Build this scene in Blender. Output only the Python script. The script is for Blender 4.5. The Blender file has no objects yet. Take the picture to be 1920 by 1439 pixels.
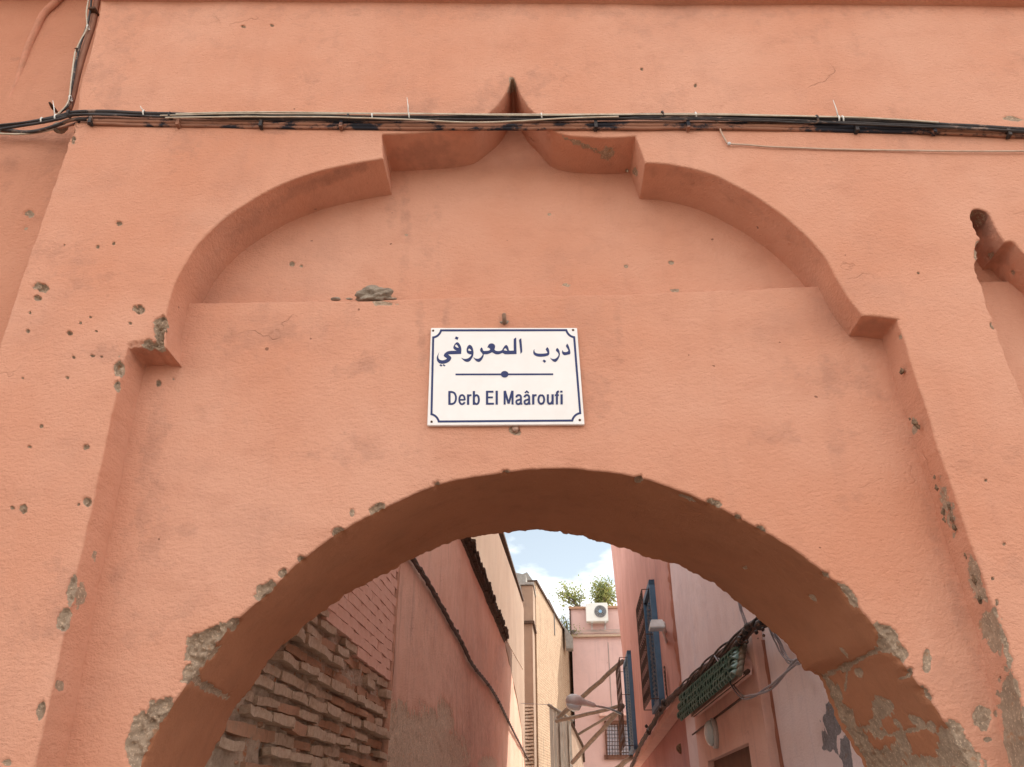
import bpy, bmesh, math, random
import numpy as np
from mathutils import Vector, Matrix, Euler
from mathutils.geometry import delaunay_2d_cdt

random.seed(7)
rng = np.random.default_rng(11)
scene = bpy.context.scene
COL = scene.collection

# ------------------------------------------------------------------ camera
PC = np.array([960., 719.5])
VD = np.array([1020., 1540.])          # vanishing point of the passage direction
VZ = np.array([950., -1980.])          # vanishing point of the verticals
FP = math.sqrt(-float((VD - PC) @ (VZ - PC)))
_d = np.array([*(VD - PC), FP]); _d /= np.linalg.norm(_d)
_u = np.array([*(VZ - PC), FP]); _u /= np.linalg.norm(_u)
_r = np.cross(_d, _u)
ROT = np.array([_r, _d, _u])
CAM = np.array([0., -2.2, 1.6])
cam_data = bpy.data.cameras.new('camera')
cam = bpy.data.objects.new('camera', cam_data); COL.objects.link(cam)
cam_data.sensor_width = 36.0
cam_data.lens = FP / 1920 * 36
cam_data.clip_start = 0.05; cam_data.clip_end = 2000
m = Matrix.Identity(4)
for i in range(3):
    m[i][0] = ROT[i][0]; m[i][1] = -ROT[i][1]; m[i][2] = -ROT[i][2]; m[i][3] = CAM[i]
cam.matrix_world = m
scene.camera = cam

# ------------------------------------------------------------------ sky, sun, exposure
CLOUD_SHIFT = (17.63, 3.95, 2.31)  # leaves a gap in view, turns brighter unseen cloud to the right
SUN_EL, SUN_AZ = math.radians(44), math.radians(40)      # azimuth from +Y towards +X
world = bpy.data.worlds.new('World'); scene.world = world; world.use_nodes = True
wn = world.node_tree.nodes; wl = world.node_tree.links; wn.clear()
sky = wn.new('ShaderNodeTexSky'); sky.sky_type = 'NISHITA'; sky.sun_disc = False
sky.sun_elevation = SUN_EL; sky.sun_rotation = SUN_AZ
sky.air_density = 1.0; sky.dust_density = 0.1; sky.ozone_density = 1.5; sky.altitude = 450
tc = wn.new('ShaderNodeTexCoord')
mp = wn.new('ShaderNodeMapping'); mp.inputs['Scale'].default_value = (1.6, 1.6, 4.0); mp.inputs['Location'].default_value = CLOUD_SHIFT
nz = wn.new('ShaderNodeTexNoise'); nz.inputs['Scale'].default_value = 1.7; nz.inputs['Detail'].default_value = 7
nz.inputs['Roughness'].default_value = 0.55
rp = wn.new('ShaderNodeValToRGB')
rp.color_ramp.elements[0].position = 0.40; rp.color_ramp.elements[0].color = (0.07, 0.07, 0.07, 1)
rp.color_ramp.elements[1].position = 0.58; rp.color_ramp.elements[1].color = (0.92, 0.92, 0.92, 1)
mx = wn.new('ShaderNodeMixRGB'); mx.inputs['Color2'].default_value = (17.0, 16.8, 16.6, 1)  # clouds out of view made this bright to light the facade
bg = wn.new('ShaderNodeBackground'); bg.inputs['Strength'].default_value = 0.05
wo = wn.new('ShaderNodeOutputWorld')
wl.new(tc.outputs['Generated'], mp.inputs['Vector']); wl.new(mp.outputs[0], nz.inputs['Vector'])
wl.new(nz.outputs['Fac'], rp.inputs['Fac']); wl.new(rp.outputs['Color'], mx.inputs['Fac'])
wb = wn.new('ShaderNodeMixRGB'); wb.blend_type = 'MULTIPLY'; wb.inputs['Fac'].default_value = 1.0
wb.inputs['Color2'].default_value = (1.0, 0.80, 0.60, 1)          # white balance of the whole sky
wl.new(sky.outputs['Color'], wb.inputs['Color1']); wl.new(wb.outputs['Color'], mx.inputs['Color1']); wl.new(mx.outputs['Color'], bg.inputs['Color'])
wl.new(bg.outputs[0], wo.inputs['Surface'])
sun_data = bpy.data.lights.new('sun', 'SUN'); sun_data.energy = 2.05; sun_data.angle = math.radians(0.53)
sun_data.color = (1.0, 0.93, 0.82)
sun = bpy.data.objects.new('sun', sun_data); COL.objects.link(sun)
sdir = Vector((math.cos(SUN_EL) * math.sin(SUN_AZ), math.cos(SUN_EL) * math.cos(SUN_AZ), math.sin(SUN_EL)))
sun.rotation_mode = 'QUATERNION'; sun.rotation_quaternion = sdir.to_track_quat('Z', 'Y')
sun.location = (6, 10, 16)
scene.view_settings.view_transform = 'Standard'; scene.view_settings.look = 'None'
scene.view_settings.gamma = 1.0; scene.view_settings.use_curve_mapping = False
scene.view_settings.exposure = 2.0
scene.render.engine = 'CYCLES'
scene.cycles.max_bounces = 12; scene.cycles.diffuse_bounces = 10

# ------------------------------------------------------------------ projection helpers
def ray(px, py):
    return ROT @ np.array([px - PC[0], py - PC[1], FP])
def onY(px, py, y0):
    v = ray(px, py); return CAM + v * ((y0 - CAM[1]) / v[1])
def onplane(px, py, p, n):
    v = ray(px, py); return CAM + v * (np.dot(np.asarray(p) - CAM, n) / np.dot(v, n))
def project(P):
    q = (np.asarray(P) - CAM) @ ROT
    return PC + q[..., :2] / q[..., 2:3] * FP

AX = ROT @ np.array([1085 - PC[0], 1538.7 - PC[1], FP]); AX[2] = 0; AX /= np.linalg.norm(AX)   # alley axis
RT = np.array([AX[1], -AX[0], 0.])                                                               # to the right of it
UP = np.array([0., 0., 1.])
def S(s, off, z):                       # alley coordinates -> world
    return np.array([CAM[0], CAM[1], 0.]) + AX * s + RT * off + UP * z
def sz(px, py, off):                    # pixel -> (s, z) on the alley plane at that offset
    P = onplane(px, py, CAM + RT * off, RT); return float((P - CAM) @ AX), float(P[2])
def facing(px, py, s):                  # pixel -> world on the cross plane at distance s
    return onplane(px, py, CAM + AX * s, AX)

# ------------------------------------------------------------------ vector noise
def _hash(ix, iy, iz, seed):
    h = (ix * 374761393 + iy * 668265263 + iz * 2147483647 + seed * 974711) & 0xFFFFFFFF
    h = ((h ^ (h >> 13)) * 1274126177) & 0xFFFFFFFF
    h = ((h ^ (h >> 16)) * 2246822519) & 0xFFFFFFFF
    return ((h ^ (h >> 15)) & 0xFFFF) / 65535.0
def vnoise(P, scale, seed=0):           # value noise, -1..1
    Q = np.asarray(P, float) * scale
    I = np.floor(Q).astype(np.int64); F = Q - I; F = F * F * (3 - 2 * F)
    out = 0
    for dx in (0, 1):
        wx = F[..., 0] if dx else 1 - F[..., 0]
        for dy in (0, 1):
            wy = F[..., 1] if dy else 1 - F[..., 1]
            for dz in (0, 1):
                wz = F[..., 2] if dz else 1 - F[..., 2]
                out = out + wx * wy * wz * _hash(I[..., 0] + dx, I[..., 1] + dy, I[..., 2] + dz, seed)
    return out * 2 - 1
def fbm(P, scale, seed=0, octaves=3):
    r = 0; a = 1; t = 0
    for o in range(octaves):
        r = r + a * vnoise(P, scale * 2 ** o, seed + o * 17); t += a; a *= 0.5
    return r / t
def sstep(a, b, x):
    t = np.clip((x - a) / (b - a), 0, 1); return t * t * (3 - 2 * t)

# ------------------------------------------------------------------ object helpers
ROOT = {}
def tag(o, label=None, cat=None, group=None, kind=None):
    if label: o['label'] = label
    if cat: o['category'] = cat
    if group: o['group'] = group
    if kind: o['kind'] = kind
    return o
def thing(name, loc, label, cat, group=None):
    o = bpy.data.objects.new(name, None); COL.objects.link(o)
    o.empty_display_size = 0.2
    o.location = [float(v) for v in loc]; ROOT[o.name] = np.array(loc, float)
    return tag(o, label, cat, group)
def mk(name, V, F, mat, parent=None, smooth=False, attrs=None):
    """one mesh object from world coordinates"""
    V = np.asarray(V, float)
    off = np.zeros(3)
    if parent is not None: off = ROOT[parent.name]
    me = bpy.data.meshes.new(name)
    if isinstance(F, np.ndarray) and F.ndim == 2:
        n = F.shape[1]
        me.vertices.add(len(V)); me.vertices.foreach_set('co', (V - off).astype(np.float32).ravel())
        me.loops.add(F.size); me.loops.foreach_set('vertex_index', F.astype(np.int32).ravel())
        me.polygons.add(len(F)); me.polygons.foreach_set('loop_start', np.arange(0, F.size, n, dtype=np.int32))
        me.update(calc_edges=True); me.validate()
    else:
        me.from_pydata([tuple(v) for v in (V - off)], [], [tuple(f) for f in F]); me.update()
    if attrs:
        for k, a in attrs.items():
            at = me.attributes.new(k, 'FLOAT', 'POINT'); at.data.foreach_set('value', np.asarray(a, np.float32))
    me.polygons.foreach_set('use_smooth', [smooth] * len(me.polygons))
    me.materials.append(mat)
    o = bpy.data.objects.new(name, me); COL.objects.link(o)
    if parent is not None: o.parent = parent
    ROOT[o.name] = off
    return o
def inst(name, me, M, parent):          # an object on a shared mesh, M in world coordinates
    o = bpy.data.objects.new(name, me); COL.objects.link(o); o.parent = parent
    M = M.copy(); M.translation -= Vector(ROOT[parent.name]); o.matrix_local = M
    ROOT[o.name] = ROOT[parent.name]
    return o
class MB:
    def __init__(s): s.V = []; s.F = []
    def add(s, V, F):
        b = len(s.V); s.V += [np.asarray(v, float) for v in V]; s.F += [tuple(b + i for i in f) for f in F]; return s
    def box(s, o, x, y, z):             # o corner/centre based: centre o, half vectors x,y,z
        o, x, y, z = map(lambda a: np.asarray(a, float), (o, x, y, z))
        V = [o + i * x + j * y + k * z for k in (-1, 1) for j in (-1, 1) for i in (-1, 1)]
        F = [(0, 2, 3, 1), (4, 5, 7, 6), (0, 1, 5, 4), (2, 6, 7, 3), (0, 4, 6, 2), (1, 3, 7, 5)]
        return s.add(V, F)
    def tube(s, pts, r, n=8, cap=True):
        pts = [np.asarray(p, float) for p in pts]
        rs = r if hasattr(r, '__len__') else [r] * len(pts)
        ref = None; rings = []
        for i, p in enumerate(pts):
            t = pts[min(i + 1, len(pts) - 1)] - pts[max(i - 1, 0)]
            t = t / (np.linalg.norm(t) + 1e-12)
            if ref is None:
                ref = np.array([0, 0, 1.]) if abs(t[2]) < 0.9 else np.array([1., 0, 0])
            a = np.cross(t, ref); a /= np.linalg.norm(a) + 1e-12; b = np.cross(a, t); ref = b
            rings.append([p + rs[i] * (math.cos(2 * math.pi * k / n) * a + math.sin(2 * math.pi * k / n) * b) for k in range(n)])
        V = [v for R in rings for v in R]; F = []
        for i in range(len(rings) - 1):
            for k in range(n):
                F.append((i * n + k, i * n + (k + 1) % n, (i + 1) * n + (k + 1) % n, (i + 1) * n + k))
        if cap: F.append(tuple(range(n))[::-1]); F.append(tuple((len(rings) - 1) * n + k for k in range(n)))
        return s.add(V, F)
    def prism(s, poly, ext):            # polygon (world points), extruded by vector ext
        poly = [np.asarray(p, float) for p in poly]; n = len(poly); ext = np.asarray(ext, float)
        V = poly + [p + ext for p in poly]
        F = [tuple(range(n)), tuple(range(2 * n - 1, n - 1, -1))] + [(i, n + i, n + (i + 1) % n, (i + 1) % n) for i in range(n)]
        return s.add(V, F)
    def build(s, name, mat, parent=None, smooth=False): return mk(name, s.V, s.F, mat, parent, smooth)
def lump(c, r, seed, sub=2, amp=0.35, sq=(1, 1, 1)):
    bm = bmesh.new(); bmesh.ops.create_icosphere(bm, subdivisions=sub, radius=1.0)
    V = np.array([v.co[:] for v in bm.verts]); F = [tuple(v.index for v in f.verts) for f in bm.faces]; bm.free()
    k = 1 + amp * fbm(V + seed * 3.1, 1.3, seed, 3)
    return np.asarray(c) + V * k[:, None] * r * np.asarray(sq), F

def catmull(P, closed=False):
    P = np.asarray(P, float); out = []
    n = len(P)
    for i in range(n - 1):
        p0 = P[max(i - 1, 0)]; p1 = P[i]; p2 = P[i + 1]; p3 = P[min(i + 2, n - 1)]
        for t in np.linspace(0, 1, 12, endpoint=False):
            out.append(0.5 * ((2 * p1) + (-p0 + p2) * t + (2 * p0 - 5 * p1 + 4 * p2 - p3) * t ** 2 + (-p0 + 3 * p1 - 3 * p2 + p3) * t ** 3))
    out.append(P[-1]); return np.array(out)
def resample(P, step=None, n=None):
    P = np.asarray(P, float); L = np.r_[0, np.cumsum(np.linalg.norm(np.diff(P, axis=0), axis=1))]
    if n is None: n = max(2, int(round(L[-1] / step)) + 1)
    t = np.linspace(0, L[-1], n)
    return np.stack([np.interp(t, L, P[:, k]) for k in range(P.shape[1])], 1)

# ------------------------------------------------------------------ materials
def nodes_of(name):
    mt = bpy.data.materials.new(name); mt.use_nodes = True
    nt = mt.node_tree; b = nt.nodes['Principled BSDF']
    return mt, nt, b
class G:                                # tiny node builder
    def __init__(s, nt): s.nt = nt
    def n(s, t, **k):
        x = s.nt.nodes.new(t)
        for a, v in k.items(): setattr(x, a, v)
        return x
    def l(s, a, b): s.nt.links.new(a, b)
    def coord(s, scale=(1, 1, 1), src='Object'):
        t = s.n('ShaderNodeTexCoord'); mm = s.n('ShaderNodeMapping'); mm.inputs['Scale'].default_value = scale
        s.l(t.outputs[src], mm.inputs['Vector']); return mm.outputs[0]
    def noise(s, vec, scale, detail=5, rough=0.55):
        x = s.n('ShaderNodeTexNoise'); x.inputs['Scale'].default_value = scale; x.inputs['Detail'].default_value = detail
        x.inputs['Roughness'].default_value = rough; s.l(vec, x.inputs['Vector']); return x.outputs['Fac']
    def ramp(s, f, a, b, ca=(0, 0, 0, 1), cb=(1, 1, 1, 1)):
        x = s.n('ShaderNodeValToRGB'); e = x.color_ramp.elements
        e[0].position = a; e[1].position = b; e[0].color = ca; e[1].color = cb; s.l(f, x.inputs['Fac']); return x.outputs['Color']
    def mix(s, f, a, b, mode='MIX'):
        x = s.n('ShaderNodeMixRGB', blend_type=mode)
        for k, v in (('Fac', f), ('Color1', a), ('Color2', b)):
            if hasattr(v, 'is_output'): s.l(v, x.inputs[k])
            elif k == 'Fac': x.inputs[k].default_value = v
            else: x.inputs[k].default_value = (*v[:3], 1)
        return x.outputs['Color']
    def math(s, op, a, b=0.0):
        x = s.n('ShaderNodeMath', operation=op)
        for i, v in enumerate((a, b)):
            if hasattr(v, 'is_output'): s.l(v, x.inputs[i])
            else: x.inputs[i].default_value = v
        return x.outputs[0]
    def attr(s, name):
        x = s.n('ShaderNodeAttribute'); x.attribute_name = name; return x.outputs['Fac']
    def bump(s, h, strength, dist, normal=None):
        x = s.n('ShaderNodeBump'); x.inputs['Strength'].default_value = strength; x.inputs['Distance'].default_value = dist
        s.l(h, x.inputs['Height'])
        if normal is not None: s.l(normal, x.inputs['Normal'])
        return x.outputs['Normal']

def plaster(name, base, dark, bare=(0.42, 0.297, 0.208), scale=1.0, grain=1.0, streak=0.5, brush=(1, 1, 1.7), attrs=True, rough=0.92):
    mt, nt, b = nodes_of(name); g = G(nt)
    co = g.coord()
    big = g.noise(co, 1.1 * scale, 6, 0.6)
    c = g.mix(g.ramp(big, 0.38, 0.66), base, dark)
    mid = g.noise(g.coord((1, 1, 1.5)), 5.5 * scale, 7, 0.65)
    c = g.mix(g.ramp(mid, 0.52, 0.74, cb=(0.42, 0.42, 0.42, 1)), c, [x * k for x, k in zip(dark, (0.82, 0.83, 0.86))])
    pale = g.noise(g.coord((1.3, 1.3, 0.9)), 2.7 * scale, 5, 0.6)
    c = g.mix(g.ramp(pale, 0.55, 0.75, cb=(0.30, 0.30, 0.30, 1)), c, [min(1, x * k) for x, k in zip(base, (1.07, 1.16, 1.22))])
    st = g.noise(g.coord((7, 7, 0.55)), 1.6 * scale, 5, 0.6)
    c = g.mix(g.ramp(st, 0.56, 0.80, cb=(streak, streak, streak, 1)), c, [x * k for x, k in zip(dark, (0.62, 0.66, 0.74))])
    fl = g.noise(g.coord(brush), 60 * scale, 3, 0.6)
    c = g.mix(g.ramp(fl, 0.70, 0.80, cb=(0.5, 0.5, 0.5, 1)), c, [x * 0.55 for x in dark])
    vo = g.n('ShaderNodeTexVoronoi'); vo.inputs['Scale'].default_value = 13 * scale; vo.inputs['Randomness'].default_value = 1.0
    wv = g.n('ShaderNodeMixRGB', blend_type='ADD'); wv.inputs['Fac'].default_value = 0.012
    g.l(co, wv.inputs['Color1']); nzc = g.n('ShaderNodeTexNoise'); nzc.inputs['Scale'].default_value = 60; g.l(co, nzc.inputs['Vector']); g.l(nzc.outputs['Color'], wv.inputs['Color2'])
    g.l(wv.outputs['Color'], vo.inputs['Vector'])
    sx_ = g.n('ShaderNodeSeparateColor'); g.l(vo.outputs['Color'], sx_.inputs[0])
    rad_ = g.math('MULTIPLY', g.math('POWER', sx_.outputs[0], 5.0), 0.085)
    fleck = g.math('MULTIPLY', g.math('LESS_THAN', vo.outputs['Distance'], rad_), g.math('GREATER_THAN', sx_.outputs[1], 0.45))
    c = g.mix(g.math('MULTIPLY', fleck, 0.75), c, [x * 0.28 for x in dark])
    hl = g.math('ABSOLUTE', g.math('SUBTRACT', g.noise(g.coord((1, 1, 1.3)), 2.0 * scale, 5, 0.5), 0.5))
    hair = g.math('MULTIPLY', g.ramp(hl, 0.0008, 0.0045, (1, 1, 1, 1), (0, 0, 0, 1)), g.ramp(g.noise(co, 2.1 * scale, 3, 0.5), 0.62, 0.68))
    c = g.mix(g.math('MULTIPLY', hair, 0.22), c, [x * 0.4 for x in dark])
    gd = g.noise(g.coord((1, 1, 1.2)), 2.3 * scale, 8, 0.68)
    c = g.mix(g.ramp(gd, 0.54, 0.76, cb=(0.42, 0.42, 0.42, 1)), c, (dark[0] * 0.72, dark[1] * 0.84, dark[2] * 0.98))
    h1 = g.noise(g.coord(brush), 52 * scale, 4, 0.62)
    h2 = g.noise(co, 170 * scale, 3, 0.6)
    h3 = g.noise(g.coord((1, 1, 0.8)), 13 * scale, 4, 0.55)
    h = g.math('ADD', g.math('ADD', g.math('MULTIPLY', h1, 0.85), g.math('MULTIPLY', h2, 0.45)), g.math('SUBTRACT', g.math('MULTIPLY', h3, 0.65), g.math('ADD', g.math('MULTIPLY', hair, 0.5), g.math('MULTIPLY', fleck, 0.8))))
    if attrs:
        n1 = g.noise(co, 70, 4, 0.6)
        sa = g.math('ADD', g.attr('stain'), g.math('MULTIPLY', g.math('SUBTRACT', g.noise(co, 14, 6, 0.7), 0.5), 1.1))
        c = g.mix(g.ramp(sa, 0.25, 1.0, cb=(0.75, 0.75, 0.75, 1)), c, [x * k for x, k in zip(dark, (0.42, 0.50, 0.60))])
        ma = g.math('ADD', g.attr('chip'), g.math('MULTIPLY', g.math('SUBTRACT', n1, 0.5), 0.75))
        mask = g.ramp(ma, 0.47, 0.53)
        bn = g.noise(co, 34, 7, 0.7)
        bc = g.mix(g.ramp(bn, 0.3, 0.7), [x * 0.68 for x in bare], [x * 1.2 for x in bare])
        bc = g.mix(g.ramp(g.noise(co, 130, 2), 0.58, 0.66), bc, [min(1, x * 1.5) for x in bare])
        bc = g.mix(g.ramp(g.noise(co, 21, 5, 0.7), 0.60, 0.66, cb=(0.7, 0.7, 0.7, 1)), bc, (bare[0] * 1.05, bare[1] * 0.72, bare[2] * 0.52))
        c = g.mix(mask, c, bc)
        hb = g.math('MULTIPLY', g.noise(co, 75, 6, 0.72), 1.9)
        hm = g.n('ShaderNodeMixRGB'); g.l(mask, hm.inputs['Fac']); g.l(h, hm.inputs['Color1']); g.l(hb, hm.inputs['Color2'])
        h = hm.outputs['Color']
    nr = g.bump(h, 1.0, 0.0054 * grain)
    g.l(c, b.inputs['Base Color']); g.l(nr, b.inputs['Normal'])
    b.inputs['Roughness'].default_value = rough; b.inputs['Specular IOR Level'].default_value = 0.25
    return mt
def rough_mat(name, c1, c2, scale=30, bump=0.004, rough=0.9, c3=None, stretch=(1, 1, 1), metal=0.0, spots=0.62):
    mt, nt, b = nodes_of(name); g = G(nt)
    co = g.coord(stretch)
    c = g.mix(g.ramp(g.noise(co, scale, 7, 0.65), 0.35, 0.68), c1, c2)
    if c3 is not None: c = g.mix(g.ramp(g.noise(co, scale * 0.55, 6, 0.7), spots, spots + 0.06), c, c3)
    g.l(c, b.inputs['Base Color'])
    g.l(g.bump(g.noise(co, scale * 2.2, 7, 0.7), 0.8, bump), b.inputs['Normal'])
    b.inputs['Roughness'].default_value = rough; b.inputs['Metallic'].default_value = metal
    b.inputs['Specular IOR Level'].default_value = 0.3
    return mt

M = {}
M['facade'] = plaster('salmon_plaster', (0.600, 0.299, 0.200), (0.552, 0.240, 0.146), streak=0.2)
M['soffit'] = plaster('shaded_soffit_plaster', (0.43, 0.182, 0.095), (0.36, 0.145, 0.073), grain=0.8, streak=0.35, brush=(0.8, 2.2, 0.8))  # facade paint darkened, the soffit's shade put into its colour
M['sidewall'] = plaster('salmon_side_plaster', (0.54, 0.244, 0.152), (0.475, 0.194, 0.114), streak=0.2)
M['stone'] = rough_mat('stone', (0.20, 0.15, 0.11), (0.40, 0.32, 0.25), 30, 0.010)
M['mud'] = rough_mat('dried_mud', (0.09, 0.055, 0.035), (0.36, 0.23, 0.14), 90, 0.006)
M['black'] = rough_mat('black_cable_sheath', (0.020, 0.017, 0.018), (0.060, 0.046, 0.042), 30, 0.0008, 0.62, (0.22, 0.14, 0.105), (0.5, 1, 1), 0, 0.56)
M['beige'] = rough_mat('pale_cable_sheath', (0.42, 0.33, 0.24), (0.58, 0.50, 0.40), 25, 0.0005, 0.6)
M['painted'] = rough_mat('paint_flaked_cable', (0.34, 0.155, 0.095), (0.24, 0.11, 0.07), 14, 0.002, 0.8, (0.018, 0.017, 0.024), (0.55, 1, 1), 0, 0.50)
M['pipe'] = rough_mat('brown_painted_pipe', (0.24, 0.105, 0.065), (0.34, 0.155, 0.10), 16, 0.002, 0.75, (0.035, 0.035, 0.055), (1, 1, 0.5), 0, 0.60)
M['buried'] = rough_mat('plastered_over_pipe', (0.56, 0.235, 0.15), (0.40, 0.18, 0.11), 30, 0.003, 0.9, (0.06, 0.05, 0.06), (1, 1, 0.6), 0, 0.66)
M['tie'] = rough_mat('white_nylon', (0.72, 0.70, 0.66), (0.62, 0.58, 0.52), 30, 0.0003, 0.5)
M['rust'] = rough_mat('rusty_iron', (0.10, 0.045, 0.025), (0.05, 0.028, 0.02), 40, 0.002, 0.85)
M['enamel'] = rough_mat('white_enamel', (0.795, 0.745, 0.71), (0.75, 0.695, 0.655), 9, 0.0004, 0.30)
M['navy'] = rough_mat('navy_enamel', (0.014, 0.021, 0.092), (0.018, 0.027, 0.11), 10, 0.0002, 0.35)
M['mortar'] = rough_mat('crumbling_mortar', (0.36, 0.265, 0.195), (0.55, 0.42, 0.32), 26, 0.025, 0.95, (0.45, 0.19, 0.09), (1, 1, 1), 0, 0.60)
M['brick_a'] = rough_mat('weathered_brick', (0.54, 0.405, 0.30), (0.40, 0.285, 0.205), 34, 0.012, 0.95, (0.46, 0.22, 0.12))
M['brick_b'] = rough_mat('orange_brick', (0.44, 0.24, 0.15), (0.34, 0.21, 0.14), 34, 0.008, 0.95)
M['brick_c'] = rough_mat('painted_brick', (0.70, 0.42, 0.33), (0.62, 0.355, 0.27), 18, 0.004, 0.92, (0.32, 0.22, 0.17))
M['left'] = plaster('alley_left_plaster', (0.72, 0.440, 0.330), (0.63, 0.355, 0.255), bare=(0.62, 0.47, 0.35), scale=0.8, grain=1.4, streak=0.75)
M['upper'] = plaster('bleached_sunlit_plaster', (0.345, 0.240, 0.170), (0.29, 0.192, 0.132), scale=0.7, streak=0.7, attrs=False)
M['cornice'] = rough_mat('sooty_brick', (0.055, 0.032, 0.022), (0.12, 0.070, 0.045), 18, 0.02, 0.95)
M['grey'] = rough_mat('grey_render', (0.33, 0.31, 0.28), (0.24, 0.22, 0.20), 9, 0.02, 0.95)
M['right_near'] = plaster('pink_wall_plaster', (0.80, 0.675, 0.67), (0.75, 0.61, 0.605), bare=(0.24, 0.225, 0.24), grain=0.8, streak=0.4)
M['right_far'] = plaster('rose_wall_plaster', (0.60, 0.320, 0.265), (0.52, 0.260, 0.212), scale=0.7, streak=0.8, attrs=False)
M['ridge'] = plaster('red_ridge_plaster', (0.60, 0.26, 0.18), (0.48, 0.20, 0.135), scale=2.0, grain=4, attrs=False)
M['surround'] = plaster('coral_surround_plaster', (0.78, 0.53, 0.455), (0.71, 0.45, 0.38), grain=0.8, streak=0.5, attrs=False)
M['maroon'] = plaster('maroon_wall_plaster', (0.58, 0.325, 0.300), (0.50, 0.26, 0.24), scale=0.8, streak=0.4, attrs=False)
M['endpink'] = plaster('pale_pink_plaster', (0.66, 0.450, 0.410), (0.60, 0.395, 0.355), scale=0.4, streak=0.5, attrs=False)
M['timber'] = rough_mat('grey_timber', (0.125, 0.102, 0.083), (0.205, 0.172, 0.142), 9, 0.008, 0.9, None, (1, 1, 1))
M['plank'] = rough_mat('weathered_plank', (0.20, 0.17, 0.135), (0.33, 0.29, 0.24), 7, 0.006, 0.9, (0.12, 0.09, 0.07), (5, 5, 0.5))
M['blue'] = rough_mat('blue_paint', (0.060, 0.125, 0.20), (0.085, 0.16, 0.245), 8, 0.002, 0.6, (0.16, 0.17, 0.19), (1, 1, 1), 0, 0.66)
M['iron'] = rough_mat('wrought_iron', (0.05, 0.03, 0.022), (0.10, 0.055, 0.04), 25, 0.002, 0.7)
M['lampgrey'] = rough_mat('galvanised_metal', (0.46, 0.45, 0.44), (0.60, 0.59, 0.58), 9, 0.001, 0.42, None, (1, 1, 1), 0.15)
M['acwhite'] = rough_mat('white_sheet_metal', (0.74, 0.73, 0.68), (0.66, 0.65, 0.60), 3, 0.0005, 0.5)
M['acdark'] = rough_mat('dark_grille', (0.03, 0.035, 0.04), (0.05, 0.055, 0.06), 10, 0.001, 0.6)
M['acblue'] = rough_mat('blue_badge', (0.20, 0.38, 0.58), (0.24, 0.42, 0.62), 10, 0.0002, 0.5)
M['winbrown'] = rough_mat('brown_wood', (0.13, 0.055, 0.035), (0.18, 0.08, 0.05), 12, 0.002, 0.7)
M['bundle'] = rough_mat('old_cable_sheath', (0.10, 0.055, 0.042), (0.06, 0.035, 0.03), 20, 0.002, 0.7, (0.20, 0.13, 0.11))
M['greywire'] = rough_mat('grey_wire', (0.24, 0.22, 0.24), (0.32, 0.29, 0.31), 20, 0.0005, 0.6)
M['doorbrown'] = rough_mat('brown_door', (0.16, 0.075, 0.045), (0.12, 0.055, 0.035), 6, 0.003, 0.7)
M['lane'] = rough_mat('bounce_lane_paving', (0.62, 0.54, 0.46), (0.54, 0.465, 0.395), 3, 0.01, 0.95)
M['ground'] = rough_mat('dusty_paving', (0.22, 0.18, 0.15), (0.17, 0.14, 0.12), 2, 0.01, 0.95)
def tile_mat():
    mt, nt, b = nodes_of('green_glazed_tile'); g = G(nt)
    oi = g.n('ShaderNodeObjectInfo'); co = g.coord()
    c = g.mix(oi.outputs['Random'], (0.095, 0.21, 0.18), (0.18, 0.29, 0.26))
    c = g.mix(g.ramp(g.noise(co, 45, 5, 0.7), 0.55, 0.64), c, (0.32, 0.27, 0.21))
    g.l(c, b.inputs['Base Color']); b.inputs['Roughness'].default_value = 0.5
    return mt
M['tile'] = tile_mat()
def glass_mat():
    mt, nt, b = nodes_of('window_glass'); b.inputs['Base Color'].default_value = (0.50, 0.57, 0.66, 1)  # pale blue base paints in the reflected sky
    b.inputs['Roughness'].default_value = 0.08; b.inputs['Metallic'].default_value = 0.35
    return mt
M['glass'] = glass_mat()
def lens_mat():
    mt, nt, b = nodes_of('lamp_lens'); b.inputs['Base Color'].default_value = (0.50, 0.60, 0.63, 1)
    b.inputs['Roughness'].default_value = 0.12
    return mt
M['lens'] = lens_mat()
def leaf_mat():
    mt, nt, b = nodes_of('leaf'); g = G(nt)
    co = g.coord()
    c = g.mix(g.ramp(g.noise(co, 3.0, 4), 0.35, 0.65), (0.15, 0.19, 0.05), (0.33, 0.34, 0.11))
    c = g.mix(g.ramp(g.noise(co, 9.0, 2), 0.60, 0.68), c, (0.22, 0.13, 0.05))
    g.l(c, b.inputs['Base Color']); b.inputs['Roughness'].default_value = 0.6
    tr = g.n('ShaderNodeBsdfTranslucent'); g.l(c, tr.inputs['Color'])
    ms = g.n('ShaderNodeMixShader'); ms.inputs[0].default_value = 0.35
    g.l(b.outputs[0], ms.inputs[1]); g.l(tr.outputs[0], ms.inputs[2])
    g.l(ms.outputs[0], nt.nodes['Material Output'].inputs['Surface'])
    return mt
M['leaf'] = leaf_mat()

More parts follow.
